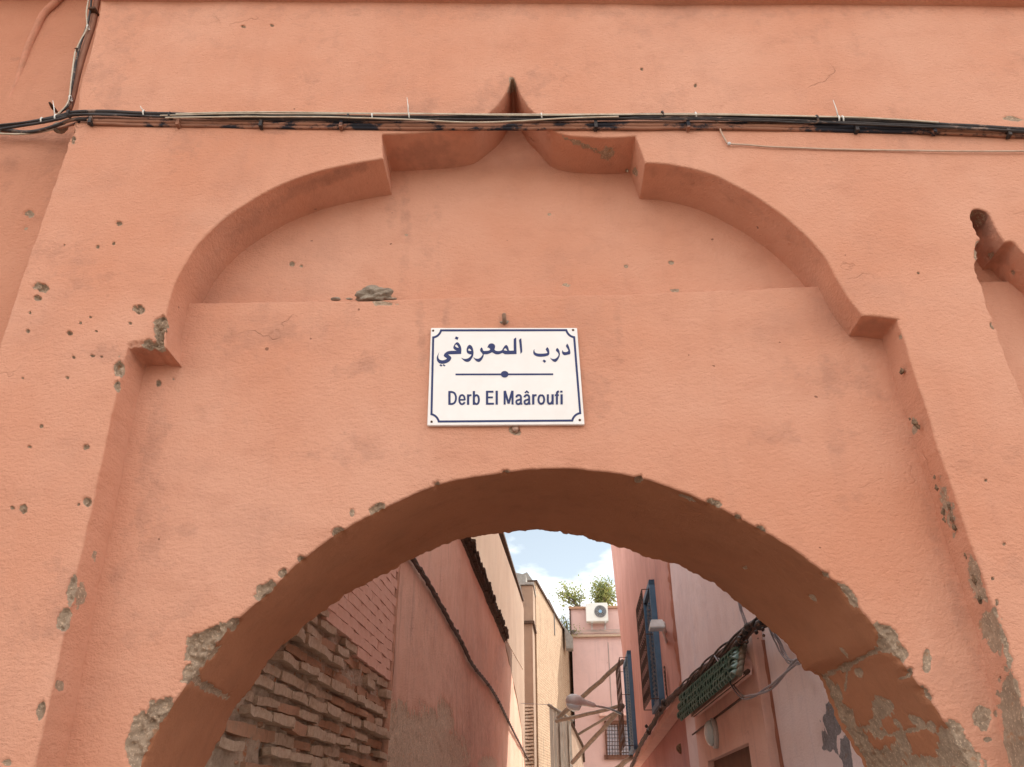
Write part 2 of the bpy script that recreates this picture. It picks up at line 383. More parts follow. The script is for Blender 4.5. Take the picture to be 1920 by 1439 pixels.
# ------------------------------------------------------------------ plaster sheet
def blob_field(P, blobs, seed=3):
    """blobs in photo pixels laid on a surface: (x, y, rx, ry, angle, depth, chip, stain)"""
    n = len(P); dep = np.zeros(n); chip = np.zeros(n); stain = np.zeros(n)
    if not blobs: return dep, chip, stain
    pix = project(P)
    w1 = fbm(P, 28, seed, 3); w2 = fbm(P, 90, seed + 5, 2)
    for (x, y, rx, ry, ang, d, c, s) in blobs:
        m = (np.abs(pix[:, 0] - x) < 2.6 * max(rx, ry)) & (np.abs(pix[:, 1] - y) < 2.6 * max(rx, ry))
        if not m.any(): continue
        a = math.radians(ang); u = pix[m] - (x, y)
        q = np.hypot((u[:, 0] * math.cos(a) + u[:, 1] * math.sin(a)) / rx, (-u[:, 0] * math.sin(a) + u[:, 1] * math.cos(a)) / ry)
        big = max(rx, ry) > 6
        q = q + (0.60 * w1[m] + 0.34 * w2[m] if big else 0.18 * w2[m])
        k = 1 - sstep(0.72, 1.12, q)
        dep[m] = np.maximum(dep[m], d * k * (1 + 0.8 * w2[m] + 0.4 * w1[m] if big else 1))
        if c: chip[m] = np.maximum(chip[m], c * np.clip((1.22 - q) / 0.5, 0, 1))
        if s: stain[m] = np.maximum(stain[m], s * np.clip(1.6 - q, 0, 1))
    return dep, chip, stain

def sheet(name, poly, fine, coarse, to3, normal, mat, parent, box, blobs=(), edge_r=0.0, rough_edges=None, und=0.004, holes=(), extra=None, seed=1):
    """A plaster face triangulated from a 2-D outline.  poly: (N,2) dense outline; box: (x0,x1,y0,y1) region given the fine grid.
    to3(uv)->world; normal: direction towards the viewer.  Returns object and the displaced outline points."""
    poly = np.asarray(poly, float)
    x0, x1, y0, y1 = box
    gx = np.arange(x0, x1, fine); gy = np.arange(y0, y1, fine * 0.87)
    X, Y = np.meshgrid(gx, gy); X[1::2] += fine / 2
    pts = np.stack([X.ravel(), Y.ravel()], 1); pts += rng.uniform(-0.22, 0.22, pts.shape) * fine
    mn, mxx = poly.min(0), poly.max(0)
    cx, cy = np.meshgrid(np.arange(mn[0], mxx[0], coarse), np.arange(mn[1], mxx[1], coarse))
    cp = np.stack([cx.ravel(), cy.ravel()], 1)
    cp = cp[~((cp[:, 0] > x0 - fine) & (cp[:, 0] < x1 + fine) & (cp[:, 1] > y0 - fine) & (cp[:, 1] < y1 + fine))]
    pts = np.vstack([pts, cp])
    if extra is not None:
        for (ex, ey, er) in extra:
            k = int(min(3200, 40 + (er / 0.003) ** 2 * 4))
            rr = er * 1.5 * np.sqrt(rng.random(k)); th = rng.random(k) * 6.283
            pts = np.vstack([pts, np.stack([ex + rr * np.cos(th), ey + rr * np.sin(th)], 1)])
    A = poly; B = np.roll(poly, -1, 0)
    seglen = np.linalg.norm(B - A, axis=1)
    # offset rows hugging the rounded edge
    if edge_r > 0:
        t = (B - A) / np.maximum(seglen, 1e-9)[:, None]
        area = 0.5 * np.sum(A[:, 0] * B[:, 1] - B[:, 0] * A[:, 1]); sg = 1 if area > 0 else -1
        nrm = np.stack([-t[:, 1], t[:, 0]], 1) * sg
        act = seglen < 0.03
        rows = [A[act] + nrm[act] * d for d in (0.22 * edge_r, 0.55 * edge_r, 1.0 * edge_r)]
        rp_ = np.vstack(rows)
    def dist(Q):
        out = np.full(len(Q), 9.0)
        for i in range(0, len(Q), 4000):
            q = Q[i:i + 4000]
            best = np.full(len(q), 9.0)
            for j in range(0, len(A), 400):
                a = A[j:j + 400]; ab = B[j:j + 400] - a
                tt = np.clip(((q[:, None] - a) * ab).sum(2) / np.maximum((ab * ab).sum(1), 1e-12), 0, 1)
                dd = q[:, None] - a - tt[..., None] * ab
                best = np.minimum(best, np.sqrt((dd * dd).sum(2)).min(1))
            out[i:i + 4000] = best
        return out
    def near(Q, lim):
        """distance to the outline, only worked out close to it"""
        cell = 0.06; keys = {}
        dense = np.vstack([a + (b - a) * k for a, b, l in zip(A, B, seglen) for k in [np.linspace(0, 1, max(2, int(l / 0.03) + 1))[:, None]]])
        occ = set()
        for kx, ky in np.floor(dense / cell).astype(int):
            for i in (-1, 0, 1):
                for j in (-1, 0, 1): occ.add((kx + i) * 100003 + (ky + j))
        code = np.floor(Q / cell).astype(int); code = code[:, 0] * 100003 + code[:, 1]
        msk = np.isin(code, np.array(list(occ)))
        out = np.full(len(Q), 9.0); out[msk] = dist(Q[msk]); return out
    d = near(pts, 0.06)
    pts = pts[d > max(edge_r * 1.25, fine * 0.5)]
    allp = np.vstack([poly, rp_ if edge_r > 0 else np.zeros((0, 2)), pts])
    if edge_r > 0:
        dd = near(allp, 0.06); k = np.ones(len(allp), bool)
        k[len(poly):len(poly) + len(rp_)] = dd[len(poly):len(poly) + len(rp_)] > 0.15 * edge_r
        allp = allp[k]
    r = delaunay_2d_cdt([Vector(p) for p in allp.tolist()], [], [list(range(len(poly)))], 1, 1e-6)
    V2 = np.array([v[:] for v in r[0]]); F = np.array([f for f in r[2]], int)
    P = to3(V2)
    dsp = und * fbm(P, 1.7, seed, 2) + und * 0.45 * fbm(P, 6.5, seed + 2, 2)
    if edge_r > 0:
        de = np.clip(near(V2, 0.06), 0, edge_r); act_pts = A[seglen < 0.03]
        dsp = dsp - (edge_r - np.sqrt(np.maximum(edge_r ** 2 - (edge_r - de) ** 2, 0)))
    dep, chip, stain = blob_field(P, blobs, seed)
    P = P + np.asarray(normal)[None] * (dsp - dep)[:, None]
    # orient
    n0 = np.cross(P[F[:, 1]] - P[F[:, 0]], P[F[:, 2]] - P[F[:, 0]]).sum(0)
    if np.dot(n0, normal) < 0: F = F[:, ::-1]
    o = mk(name, P, F, mat, parent, True, {'chip': chip, 'stain': stain})
    # displaced outline
    key = {(round(a, 5), round(b, 5)): i for i, (a, b) in enumerate(V2)}
    out = []
    for p in poly:
        i = key.get((round(p[0], 5), round(p[1], 5)))
        out.append(P[i] if i is not None else to3(p[None])[0] - np.asarray(normal) * edge_r)
    return o, np.array(out)

def loft(name, rows, mat, parent, blobs=(), push=None, und=0.0, seed=5, flip=False):
    """grid surface through rows (list of (N,3) arrays); push: (R,N,3) unit directions into the wall"""
    G_ = np.array(rows); R_, N_, _ = G_.shape
    P = G_.reshape(-1, 3).copy()
    dep, chip, stain = blob_field(P, blobs, seed)
    if push is not None:
        w = np.ones((R_, N_)); w[0] = 0
        dsp = (dep + und * fbm(P, 3.0, seed, 3)) * w.ravel()
        P = P + push.reshape(-1, 3) * dsp[:, None]
    i, j = np.meshgrid(np.arange(R_ - 1), np.arange(N_ - 1), indexing='ij')
    a = (i * N_ + j).ravel()
    F = np.stack([a, a + 1, a + N_ + 1, a + N_], 1)
    if flip: F = F[:, ::-1]
    return mk(name, P, F, mat, parent, True, {'chip': chip, 'stain': stain})

HT_ = 5.06                              # height of the archway block
YP, YN, YB = 0.13, 0.20, 0.79           # lower panel, niche back, back of the arch
def W0(pts, y=0.0): return np.array([onY(px, py, y)[[0, 2]] for px, py in pts])
def seg(pts, y, step=0.006, smooth=True):
    w = W0(pts, y)
    return resample(catmull(w) if smooth and len(w) > 2 else w, step)
def chain(parts):
    out = [parts[0]]
    for p in parts[1:]:
        out.append(p[1:] if np.linalg.norm(p[0] - out[-1][-1]) < 1e-6 else p)
    return np.vstack(out)
def wob(P, amp, scale=22, seed=9):      # hand-trowelled irregularity along an outline
    P3 = np.c_[P[:, 0], np.zeros(len(P)), P[:, 1]]
    t = np.gradient(P, axis=0); t /= np.linalg.norm(t, axis=1)[:, None] + 1e-9
    nn = np.stack([-t[:, 1], t[:, 0]], 1)
    k = amp * fbm(P3, scale, seed, 3); k[0] = k[-1] = 0
    return P + nn * k[:, None]

# ================================================================== GROUND
g_ = mk('ground', [(-200, -200, 0), (200, -200, 0), (200, 200, 0), (-200, 200, 0)], [(0, 1, 2, 3)], M['ground'])
tag(g_, 'dusty paved ground of the lane', kind='structure')

lane_ = mk('lane', [S(3.0, -1.32, 0.004), S(3.0, 1.14, 0.004), S(33, 3.0, 0.004), S(33, -1.6, 0.004)], [(0, 1, 2, 3)], M['lane'])  # unseen pale floor added to bounce light up the alley walls
tag(lane_, 'unseen alley floor, made pale to bounce light', kind='structure')
# ================================================================== ARCHWAY
arch = thing('archway', (0, 0, 0), 'salmon plastered archway wall with scalloped niche over the lane opening', 'archway')
# --- front outline of the niche and the jambs (photo points on the front plane)
jl = seg([(66, 1439), (105, 1260), (142, 1080), (183, 900), (222, 722), (240, 652)], 0)
stepl = seg([(240, 652), (262, 649), (285, 649), (312, 653)], 0)
riseL = seg([(312, 653), (311, 630), (311, 600), (313, 585)], 0)
arcL = seg([(313, 585), (325, 540), (345, 498), (370, 458), (415, 413), (465, 379), (515, 351), (580, 326), (650, 309), (718, 297)], 0)
nL = seg([(718, 297), (716, 252)], 0)
cuL = seg([(716, 252), (760, 250), (810, 247), (850, 243), (882, 236), (910, 217), (932, 198), (950, 170), (958, 146)], 0)
cuR = seg([(958, 146), (963, 146), (969, 158), (977, 178), (991, 200), (1009, 217), (1035, 243), (1066, 253), (1100, 256), (1140, 257), (1191, 254)], 0)
nR = seg([(1191, 254), (1210, 304)], 0)
arcR = seg([(1210, 304), (1260, 308), (1330, 325), (1400, 358), (1460, 398), (1510, 440), (1545, 480), (1573, 530), (1597, 567), (1617, 591)], 0)
stepr = seg([(1617, 591), (1650, 593), (1683, 598)], 0)
jr = seg([(1683, 598), (1707, 676), (1730, 746), (1758, 835), (1785, 910), (1815, 1000), (1850, 1100), (1878, 1180), (1908, 1290), (1945, 1439)], 0)
jl = np.vstack([[[jl[0][0], 0.0]], resample(np.array([[jl[0][0], 0.0], jl[0]]), 0.2)[1:-1], jl])
jr = np.vstack([jr, resample(np.array([jr[-1], [jr[-1][0], 0.0]]), 0.2)[1:]])
outline = chain([wob(jl, 0.003), wob(stepl, 0.005, 60), wob(riseL, 0.002), wob(arcL, 0.002, 12), nL, wob(cuL, 0.0015, 14), wob(cuR, 0.0015, 14), nR,
                 wob(arcR, 0.002, 12), wob(stepr, 0.002, 60), wob(jr, 0.004)])
# --- second, cut-off niche at the right edge of the picture
n2_left = seg([(1918, 745), (1885, 668), (1866, 612), (1852, 578), (1843, 545), (1829, 505), (1830, 490), (1838, 478), (1832, 462), (1836, 447), (1826, 428), (1819, 405)], 0)
n2_top = chain([seg([(1819, 405), (1822, 395), (1834, 391), (1850, 396), (1860, 412), (1872, 436), (1884, 454)], 0),
                seg([(1884, 454), (1895, 452), (1903, 455)], 0), seg([(1903, 455), (1922, 476), (1975, 525), (2030, 600)], 0)])
b0 = n2_left[0]; tR = n2_top[-1]
n2_low = resample(np.array([[b0[0] + 0.04, 0.0], [b0[0], b0[1]]]), 0.25)
tail = resample(np.array([tR, [4.2, tR[1]]]), 0.25)[1:]
n2 = chain([n2_low, wob(n2_left, 0.006, 55), wob(n2_top, 0.003, 40), tail])
# --- left edge of the projecting front
le = W0([(0, 650), (60, 470), (137, 242), (150, 165), (168, 100), (186, 30), (191, -15)])
le = resample(catmull(le), 0.012); le = wob(le, 0.004, 25)
le = np.vstack([resample(np.array([[le[0][0] + 0.05, 0], le[0]]), 0.2)[:-1], le, resample(np.array([le[-1], [le[-1][0], HT_]]), 0.25)[1:]])
right_end = np.array([[4.2, HT_]])
top_edge = resample(np.array([[le[-1][0], HT_], [4.2, HT_]]), 0.3)[1:-1]
poly = np.vstack([le, top_edge, right_end, n2[::-1], outline[::-1]])
# --- bullet-like holes and knocked-off patches, measured on the photograph
holes = [(80, 541, 17, 9), (72, 560, 9, 5), (54, 400, 9, 6), (223, 419, 7, 5), (183, 463, 4, 4), (213, 457, 3, 3), (121, 460, 2, 2), (260, 580, 12, 10), (57, 588, 3, 3),
         (131, 626, 9, 6), (152, 607, 3, 3), (170, 596, 3, 2), (181, 622, 3, 2), (53, 622, 5, 4), (139, 671, 4, 3), (174, 668, 5, 3), (191, 670, 3, 2), (127, 709, 4, 3),
         (43, 710, 3, 2), (245, 607, 4, 3), (78, 800, 4, 4), (55, 838, 5, 3), (161, 839, 8, 7), (45, 957, 8, 9), (23, 953, 4, 4), (147, 946, 3, 3), (104, 330, 5, 8),
         (456, 50, 6, 3), (510, 48, 5, 3), (1203, 130, 3, 3), (1304, 160, 3, 4), (1862, 1085, 3, 3), (1722, 512, 3, 2), (1850, 900, 3, 3), (1884, 1020, 3, 3)]
fb = [(x, y, rx, ry, 15, min(0.018, 0.004 + 0.0011 * max(rx, ry)), 1.0 if max(rx, ry) > 4 else 1.3, 0) for x, y, rx, ry in holes]
fb += [(301, 622, 12, 40, 4, 0.030, 1.25, 0), (290, 648, 22, 12, 0, 0.026, 1.0, 0.2), (222, 690, 12, 20, 0, 0.016, 1.2, 0), (219, 722, 7, 14, 0, 0.014, 1.2, 0), (262, 648, 26, 7, 0, 0.014, 0.4, 0.4),
       (165, 942, 10, 9, 0, 0.014, 1.1, 0), (132, 1110, 9, 34, 10, 0.014, 1.2, 0), (122, 1160, 13, 24, 14, 0.016, 1.2, 0), (78, 1332, 8, 16, 8, 0.014, 1.2, 0),
       (112, 1290, 6, 10, 0, 0.010, 1.1, 0), (15, 1430, 10, 8, 0, 0.004, 0.9, 0.3), (1836, 470, 12, 20, 0, 0.014, 0.9, 0), (1855, 572, 6, 8, 0, 0.016, 1.1, 0), (1862, 612, 6, 8, 0, 0.014, 1.1, 0),
       (1885, 1205, 10, 40, -14, 0.012, 1.0, 0), (1900, 1300, 14, 60, -8, 0.012, 1.0, 0), (1915, 1380, 26, 60, 0, 0.010, 1.1, 0), (1866, 1150, 7, 16, 0, 0.010, 1.0, 0), (1893, 1240, 10, 26, 0, 0.010, 0.9, 0),
       (1870, 1130, 4, 9, 0, 0.008, 1.0, 0), (131, 246, 9, 12, 0, 0.016, 1.0, 0), (137, 262, 5, 8, 0, 0.014, 1.0, 0),
       (960, 150, 6, 9, 0, 0.004, 0.9, 0), (1900, 222, 22, 4, 6, 0.004, 1.0, 0)]
# soft grey dirt
fb += [(520, 245, 40, 9, 0, 0, 0, 0.55), (1180, 245, 60, 8, 0, 0, 0, 0.4), (800, 245, 90, 9, 0, 0, 0, 0.40), (1600, 248, 120, 7, 2, 0, 0, 0.35), (230, 60, 40, 90, 8, 0, 0, 0.35), (205, 170, 30, 60, 10, 0, 0, 0.40),
       (700, 120, 120, 40, 0, 0, 0, 0.22), (1500, 60, 140, 40, 0, 0, 0, 0.25), (1250, 110, 80, 50, 0, 0, 0, 0.2), (60, 1180, 60, 90, 0, 0, 0, 0.30), (90, 350, 40, 90, 20, 0, 0, 0.18), (1000, 22, 900, 16, 0, 0, 0, 0.35),
       (1890, 130, 60, 50, 0, 0, 0, 0.25), (1800, 260, 90, 14, 0, 0, 0, 0.30)]
fb = [(x, y, rx * 0.85, ry * 0.88, a, d, c, s_) if c else (x, y, rx, ry, a, d, c, s_) for x, y, rx, ry, a, d, c, s_ in fb]
rr_ = random.Random(21)
fb += [(rr_.uniform(0, 1920), rr_.uniform(10, 1430), rr_.uniform(25, 110), rr_.uniform(14, 60), rr_.uniform(-30, 30), 0, 0, rr_.uniform(0.22, 0.46)) for _ in range(44)]
ex = [(*onY(x, y, 0)[[0, 2]], max(rx, ry) * 0.0019) for x, y, rx, ry in holes] + [(*onY(x, y, 0)[[0, 2]], max(rx, ry) * 0.0017) for x, y, rx, ry, a_, d_, c_, s_ in fb if c_ >= 0.9 and max(rx, ry) > 6]
to_front = lambda uv: np.c_[uv[:, 0], np.zeros(len(uv)), uv[:, 1]]
ER = 0.0055
of, dout = sheet('front_face', poly, 0.0075, 0.3, to_front, (0, -1, 0), M['facade'], arch, (-2.15, 2.15, 1.62, 4.95), fb, ER, und=0.005, extra=ex)
nO = len(outline); nN = len(n2)
d_out = dout[-nO:][::-1]; d_n2 = dout[-nO - nN:-nO][::-1]
# reveals run straight back from the displaced edge
def reveal(name, edge, y1, mat, blobs=(), seed=5, rows=14, flip=False):
    rws = []
    for k in np.linspace(0, 1, rows):
        r_ = edge.copy(); r_[:, 1] = edge[:, 1] * (1 - k) + y1 * k; rws.append(r_)
    t = np.gradient(edge[:, [0, 2]], axis=0); t /= np.linalg.norm(t, axis=1)[:, None] + 1e-9
    nn = np.stack([-t[:, 1], 0 * t[:, 0], t[:, 0]], 1)
    push = np.repeat(nn[None], rows, 0)
    return loft(name, rws, mat, arch, blobs, push, 0.003, seed, flip)
rb = [(1690, 630, 5, 7, 0, 0.006, 1.1, 0), (1176, 320, 4, 3, 0, 0.003, 1.0, 0), (1191, 322, 5, 9, -10, 0.004, 1.1, 0),
      (1100, 275, 60, 6, 22, 0, 0.62, 0.4), (1140, 288, 16, 18, 0, 0, 0.62, 0.4), (800, 285, 60, 30, 0, 0, 0, 0.55), (840, 290, 30, 30, 0, 0, 0, 0.4), (640, 325, 60, 12, -20, 0, 0, 0.6), (560, 360, 60, 12, -28, 0, 0, 0.5),
      (450, 430, 70, 16, -45, 0, 0, 0.4), (400, 500, 40, 40, -60, 0, 0, 0.25), (960, 155, 9, 26, 0, 0.0, 0.9, 0.9), (1400, 385, 70, 14, 35, 0, 0, 0.35), (1510, 470, 50, 16, 45, 0, 0, 0.35), (1290, 330, 80, 14, 10, 0, 0, 0.35), (1640, 610, 34, 18, 0, 0, 0, 0.55), (275, 668, 40, 18, 0, 0, 0, 0.5),
      (1712, 790, 6, 8, 0, 0.004, 1, 0), (1715, 800, 5, 12, 0, 0.004, 1, 0), (128, 1130, 8, 50, 10, 0.004, 0.55, 0.3), (150, 1120, 10, 30, 10, 0.0, 0.62, 0.3), (176, 1045, 6, 12, 0, 0.0, 0.6, 0.3), (113, 1285, 8, 12, 0, 0.003, 1, 0),
      (1895, 1330, 22, 70, -8, 0.004, 1.1, 0), (1860, 1180, 20, 50, -14, 0.002, 0.75, 0.5), (1830, 1090, 14, 50, -16, 0.002, 0.62, 0.5), (1780, 960, 14, 60, -16, 0.001, 0.55, 0.4), (1845, 1120, 5, 20, -16, 0.003, 1.0, 0), (1910, 1400, 30, 50, 0, 0.003, 1.1, 0)]
reveal('niche_reveal', d_out, 0.24, M['facade'], rb, 5)
reveal('side_niche_reveal', d_n2, 0.20, M['facade'], [(1832, 408, 17, 20, 0, 0.003, 0.5, 1.5), (1850, 430, 20, 16, 0, 0.0, 0, 0.7), (1870, 470, 30, 26, 40, 0.0, 0, 0.5), (1898, 512, 4, 4, 0, 0.004, 1.1, 0), (1856, 480, 6, 6, 0, 0.006, 1.0, 0)], 15)
# --- niche back
p = np.array([[-1.7, 3.0], [1.7, 3.0], [1.7, 4.45], [-1.7, 4.45]])
p = np.vstack([resample(np.array([p[i], p[(i + 1) % 4]]), 0.2)[:-1] for i in range(4)])
nb = [(547, 495, 5, 5, 0, 0.008, 1.3, 0), (565, 499, 3, 3, 0, 0.006, 1.2, 0), (1259, 492, 6, 4, 10, 0.006, 1.0, 0), (1174, 499, 4, 4, 0, 0.005, 1.0, 0), (1060, 535, 9, 4, 0, 0.002, 0.8, 0), (1264, 545, 10, 3, 0, 0.002, 0.9, 0), (762, 440, 3, 3, 0, 0.003, 1, 0), (1030, 402, 5, 3, 0, 0.003, 0.8, 0),
      (758, 430, 14, 130, 0, 0, 0, 0.36), (822, 430, 8, 130, 0, 0, 0, 0.28), (790, 470, 40, 90, 0, 0, 0, 0.25), (735, 400, 14, 60, 0, 0, 0, 0.35), (1120, 520, 120, 20, 0, 0, 0, 0.12)]
sheet('niche_back', p, 0.009, 0.2, lambda uv: np.c_[uv[:, 0], np.full(len(uv), YN), uv[:, 1]], (0, -1, 0), M['facade'], arch, (-1.35, 1.3, 3.1, 4.4), nb, 0, und=0.004, seed=21,
      extra=[(*onY(x, y, YN)[[0, 2]], 0.012) for x, y in ((547, 495), (565, 499), (1259, 492), (1174, 499))])
x2 = n2_low[0][0]
p = np.array([[x2 - 0.12, 0.0], [4.2, 0.0], [4.2, 4.3], [x2 - 0.12, 4.3]])
sheet('side_niche_back', np.vstack([resample(np.array([p[i], p[(i + 1) % 4]]), 0.2)[:-1] for i in range(4)]), 0.012, 0.2, lambda uv: np.c_[uv[:, 0], np.full(len(uv), 0.16), uv[:, 1]], (0, -1, 0), M['sidewall'], arch, (1.35, 2.2, 2.6, 4.0),
      [(1900, 590, 3, 3, 0, 0.004, 1.0, 0), (1880, 520, 40, 20, 20, 0, 0, 0.4)], 0, und=0.006, seed=22)
# --- lower panel with the arch cut through it
AF = [(262, 1439), (275, 1405), (297, 1360), (322, 1322), (352, 1280), (390, 1225), (435, 1170), (500, 1113), (565, 1050), (640, 996), (710, 958), (820, 909), (940, 886), (1040, 878),
      (1140, 885), (1230, 904), (1330, 943), (1440, 1000), (1520, 1052), (1582, 1105), (1620, 1150), (1656, 1196), (1705, 1258), (1747, 1314), (1785, 1375), (1818, 1439)]
af = seg(AF, YP, 0.007)
af = np.vstack([resample(np.array([[af[0][0] - 0.02, 0.0], af[0]]), 0.1)[:-1], af, resample(np.array([af[-1], [af[-1][0] + 0.02, 0.0]]), 0.1)[1:]])
lip = [(268, 1385, 26, 66, 24, 0.022, 1.25, 0), (300, 1335, 18, 30, 35, 0.016, 1.2, 0), (378, 1222, 30, 44, 30, 0.024, 1.25, 0), (395, 1190, 30, 16, -30, 0.018, 1.2, 0), (360, 1262, 18, 26, 30, 0.014, 1.1, 0), (438, 1172, 18, 14, -40, 0.016, 1.2, 0),
       (495, 1108, 26, 13, -42, 0.016, 1.2, 0), (530, 1075, 12, 10, -40, 0.014, 1.1, 0), (565, 1047, 9, 8, 0, 0.014, 1.1, 0), (632, 996, 15, 10, -30, 0.016, 1.2, 0), (660, 962, 6, 10, 0, 0.006, 0.8, 0), (708, 953, 20, 10, -25, 0.014, 1.2, 0),
       (820, 907, 6, 6, 0, 0.012, 1, 0), (948, 885, 11, 6, 0, 0.016, 1.2, 0), (1198, 900, 12, 8, 10, 0.018, 1.2, 0), (1338, 943, 20, 9, 15, 0.014, 1.2, 0), (1290, 935, 26, 6, 22, 0.006, 0.8, 0.5), (1383, 970, 10, 8, 25, 0.012, 1.1, 0), (1428, 993, 12, 8, 25, 0.012, 1.0, 0),
       (1548, 1078, 14, 7, 40, 0.010, 1.0, 0), (1590, 1112, 26, 9, 42, 0.012, 1.1, 0), (1600, 1130, 18, 8, 42, 0.010, 1.0, 0), (1668, 1205, 24, 34, -35, 0.018, 1.2, 0), (1690, 1225, 14, 24, -20, 0.016, 1.1, 0), (1707, 1258, 9, 12, 0, 0.012, 1.1, 0), (1740, 1302, 9, 22, -35, 0.014, 1.1, 0),
       (1795, 1395, 26, 46, -25, 0.010, 1.0, 0), (1805, 1430, 40, 30, 0, 0.008, 0.9, 0)]
lip = [(x, y, rx * (0.80 if max(rx, ry) < 25 else 1.0), ry * (0.80 if max(rx, ry) < 25 else 1.0), a, d, c, s_) for x, y, rx, ry, a, d, c, s_ in lip]
pb = lip + [(1738, 1240, 7, 20, 4, 0.006, 1.2, 0), (1842, 1347, 20, 22, 0, 0.003, 0.80, 0.2), (1852, 1388, 8, 5, 0, 0.002, 0.8, 0), (1868, 1337, 5, 8, 0, 0.002, 0.8, 0), (297, 719, 5, 6, 0, 0.014, 1.3, 0), (326, 711, 2, 2, 0, 0.008, 1.1, 0), (720, 568, 26, 5, 5, 0.004, 0.8, 0.4), (640, 562, 12, 3, 0, 0.002, 0.8, 0),
     (945, 600, 10, 14, 0, 0.002, 0, 0.6), (966, 808, 12, 10, 0, 0.005, 0.75, 0.5), (790, 620, 10, 70, 0, 0, 0, 0.45), (838, 600, 9, 40, 0, 0, 0, 0.4), (1100, 640, 10, 60, 0, 0, 0, 0.25), (1160, 620, 10, 60, 0, 0, 0, 0.35), (1200, 700, 60, 90, 0, 0, 0, 0.16),
     (280, 900, 26, 160, 8, 0, 0, 0.42), (230, 1050, 22, 120, 12, 0, 0, 0.34), (300, 760, 24, 60, 0, 0, 0, 0.3), (1735, 960, 14, 130, -18, 0, 0, 0.30), (1800, 1150, 18, 110, -18, 0, 0, 0.35), (1245, 580, 160, 10, 0, 0, 0, 0.2), (560, 600, 160, 10, 0, 0, 0, 0.18), (480, 960, 60, 20, 20, 0, 0, 0.18), (860, 830, 60, 20, 0, 0, 0, 0.18),
     (690, 1290, 60, 10, 0, 0, 0, 0), (340, 1380, 14, 6, 0, 0.003, 0.6, 0.4), (1110, 1010, 20, 8, 0, 0, 0, 0.2), (1476, 1070, 90, 40, 40, 0, 0, 0.14)]
pb += [(rr_.uniform(250, 1750), rr_.uniform(560, 1300), rr_.uniform(25, 110), rr_.uniform(12, 50), rr_.uniform(-25, 25), 0, 0, rr_.uniform(0.22, 0.44)) for _ in range(26)]
P3 = np.c_[af[:, 0], np.full(len(af), YP), af[:, 1]]
dep_, chip_, _s = blob_field(P3, lip, 31)
t_ = np.gradient(af, axis=0); t_ /= np.linalg.norm(t_, axis=1)[:, None] + 1e-9
af_n = np.stack([-t_[:, 1], t_[:, 0]], 1)
af2 = wob(af, 0.003, 30, 12) + af_n * (dep_ * (0.55 + 0.6 * fbm(P3, 75, 8, 2)))[:, None]
lz = W0([(330, 569), (390, 568), (700, 563), (860, 558), (1200, 551), (1400, 543), (1560, 535), (1620, 532)], YP)
lz = wob(resample(lz, 0.01), 0.003, 25, 4)
side_l = resample(np.array([[-1.75, lz[0][1]], [-1.75, 0.0]]), 0.3); side_r = resample(np.array([[1.75, 0.0], [1.75, lz[-1][1]]]), 0.3)
poly_p = np.vstack([side_l, resample(np.array([[-1.75, 0.0], af2[0]]), 0.2)[1:-1], af2, resample(np.array([af2[-1], [1.75, 0.0]]), 0.2)[1:-1], side_r, lz[::-1]])
to_p = lambda uv: np.c_[uv[:, 0], np.full(len(uv), YP), uv[:, 1]]
op, dp = sheet('lower_panel', poly_p, 0.0072, 0.3, to_p, (0, -1, 0), M['facade'], arch, (-1.45, 1.45, 1.62, 3.32), pb, 0.006, und=0.005, seed=31,
               extra=[(*onY(x, y, YP)[[0, 2]], 0.012) for x, y in ((297, 719), (966, 808))] + [(*onY(x, y, YP)[[0, 2]], max(rx, ry) * 0.0017) for x, y, rx, ry, a_, d_, c_, s_ in pb if c_ >= 0.75 and max(rx, ry) > 5])
k0 = len(side_l) + len(resample(np.array([[-1.75, 0.0], af2[0]]), 0.2)[1:-1])
d_arch = dp[k0:k0 + len(af2)]
d_ledge = dp[-len(lz):]
# ledge top of the panel
loft('ledge_top', [d_ledge, np.c_[d_ledge[:, 0], np.full(len(d_ledge), YN + 0.01), d_ledge[:, 2] + 0.004]], M['facade'], arch)
# --- soffit of the arch
AB = [(386, 1439), (412, 1391), (437, 1334), (476, 1283), (508, 1238), (552, 1190), (597, 1152), (648, 1114), (718, 1076), (775, 1046), (860, 1014), (936, 999), (1040, 998), (1085, 1004), (1140, 1018), (1240, 1050),
      (1300, 1077), (1360, 1112), (1440, 1175), (1478, 1215), (1503, 1252), (1535, 1267), (1552, 1310), (1580, 1365), (1620, 1439)]
ab = resample(catmull(W0(AB, YB)), 0.007)
ab = np.vstack([resample(np.array([[ab[0][0] - 0.03, 0.0], ab[0]]), 0.1)[:-1], ab, resample(np.array([ab[-1], [ab[-1][0] + 0.03, 0.0]]), 0.1)[1:]])
# match the two outlines leg by leg: springing, arch, springing
nl = len(resample(np.array([[0, 0.], [0, 1.72]]), 0.1)) - 1
NA = len(d_arch)
fl_ = next(i for i, q in enumerate(d_arch) if q[2] > 1.70); fr_ = NA - 1 - next(i for i, q in enumerate(d_arch[::-1]) if q[2] > 1.70)
bl_ = next(i for i, q in enumerate(ab) if q[1] > 1.74); br_ = len(ab) - 1 - next(i for i, q in enumerate(ab[::-1]) if q[1] > 1.74)
abm = np.vstack([resample(ab[:bl_ + 1], n=fl_ + 1)[:-1], resample(ab[bl_:br_ + 1], n=fr_ - fl_ + 1)[:-1], resample(ab[br_:], n=NA - fr_)])
back3s = np.c_[abm[:, 0], np.full(NA, YB), abm[:, 1]]
abm = wob(wob(abm, 0.012, 9, 44), 0.007, 60, 47)
back3 = np.c_[abm[:, 0], np.full(NA, YB), abm[:, 1]]
rows = 90
tt = np.linspace(0, 1, rows)
front_s = np.c_[af[:, 0], np.full(NA, YP + 0.006), af[:, 1]]
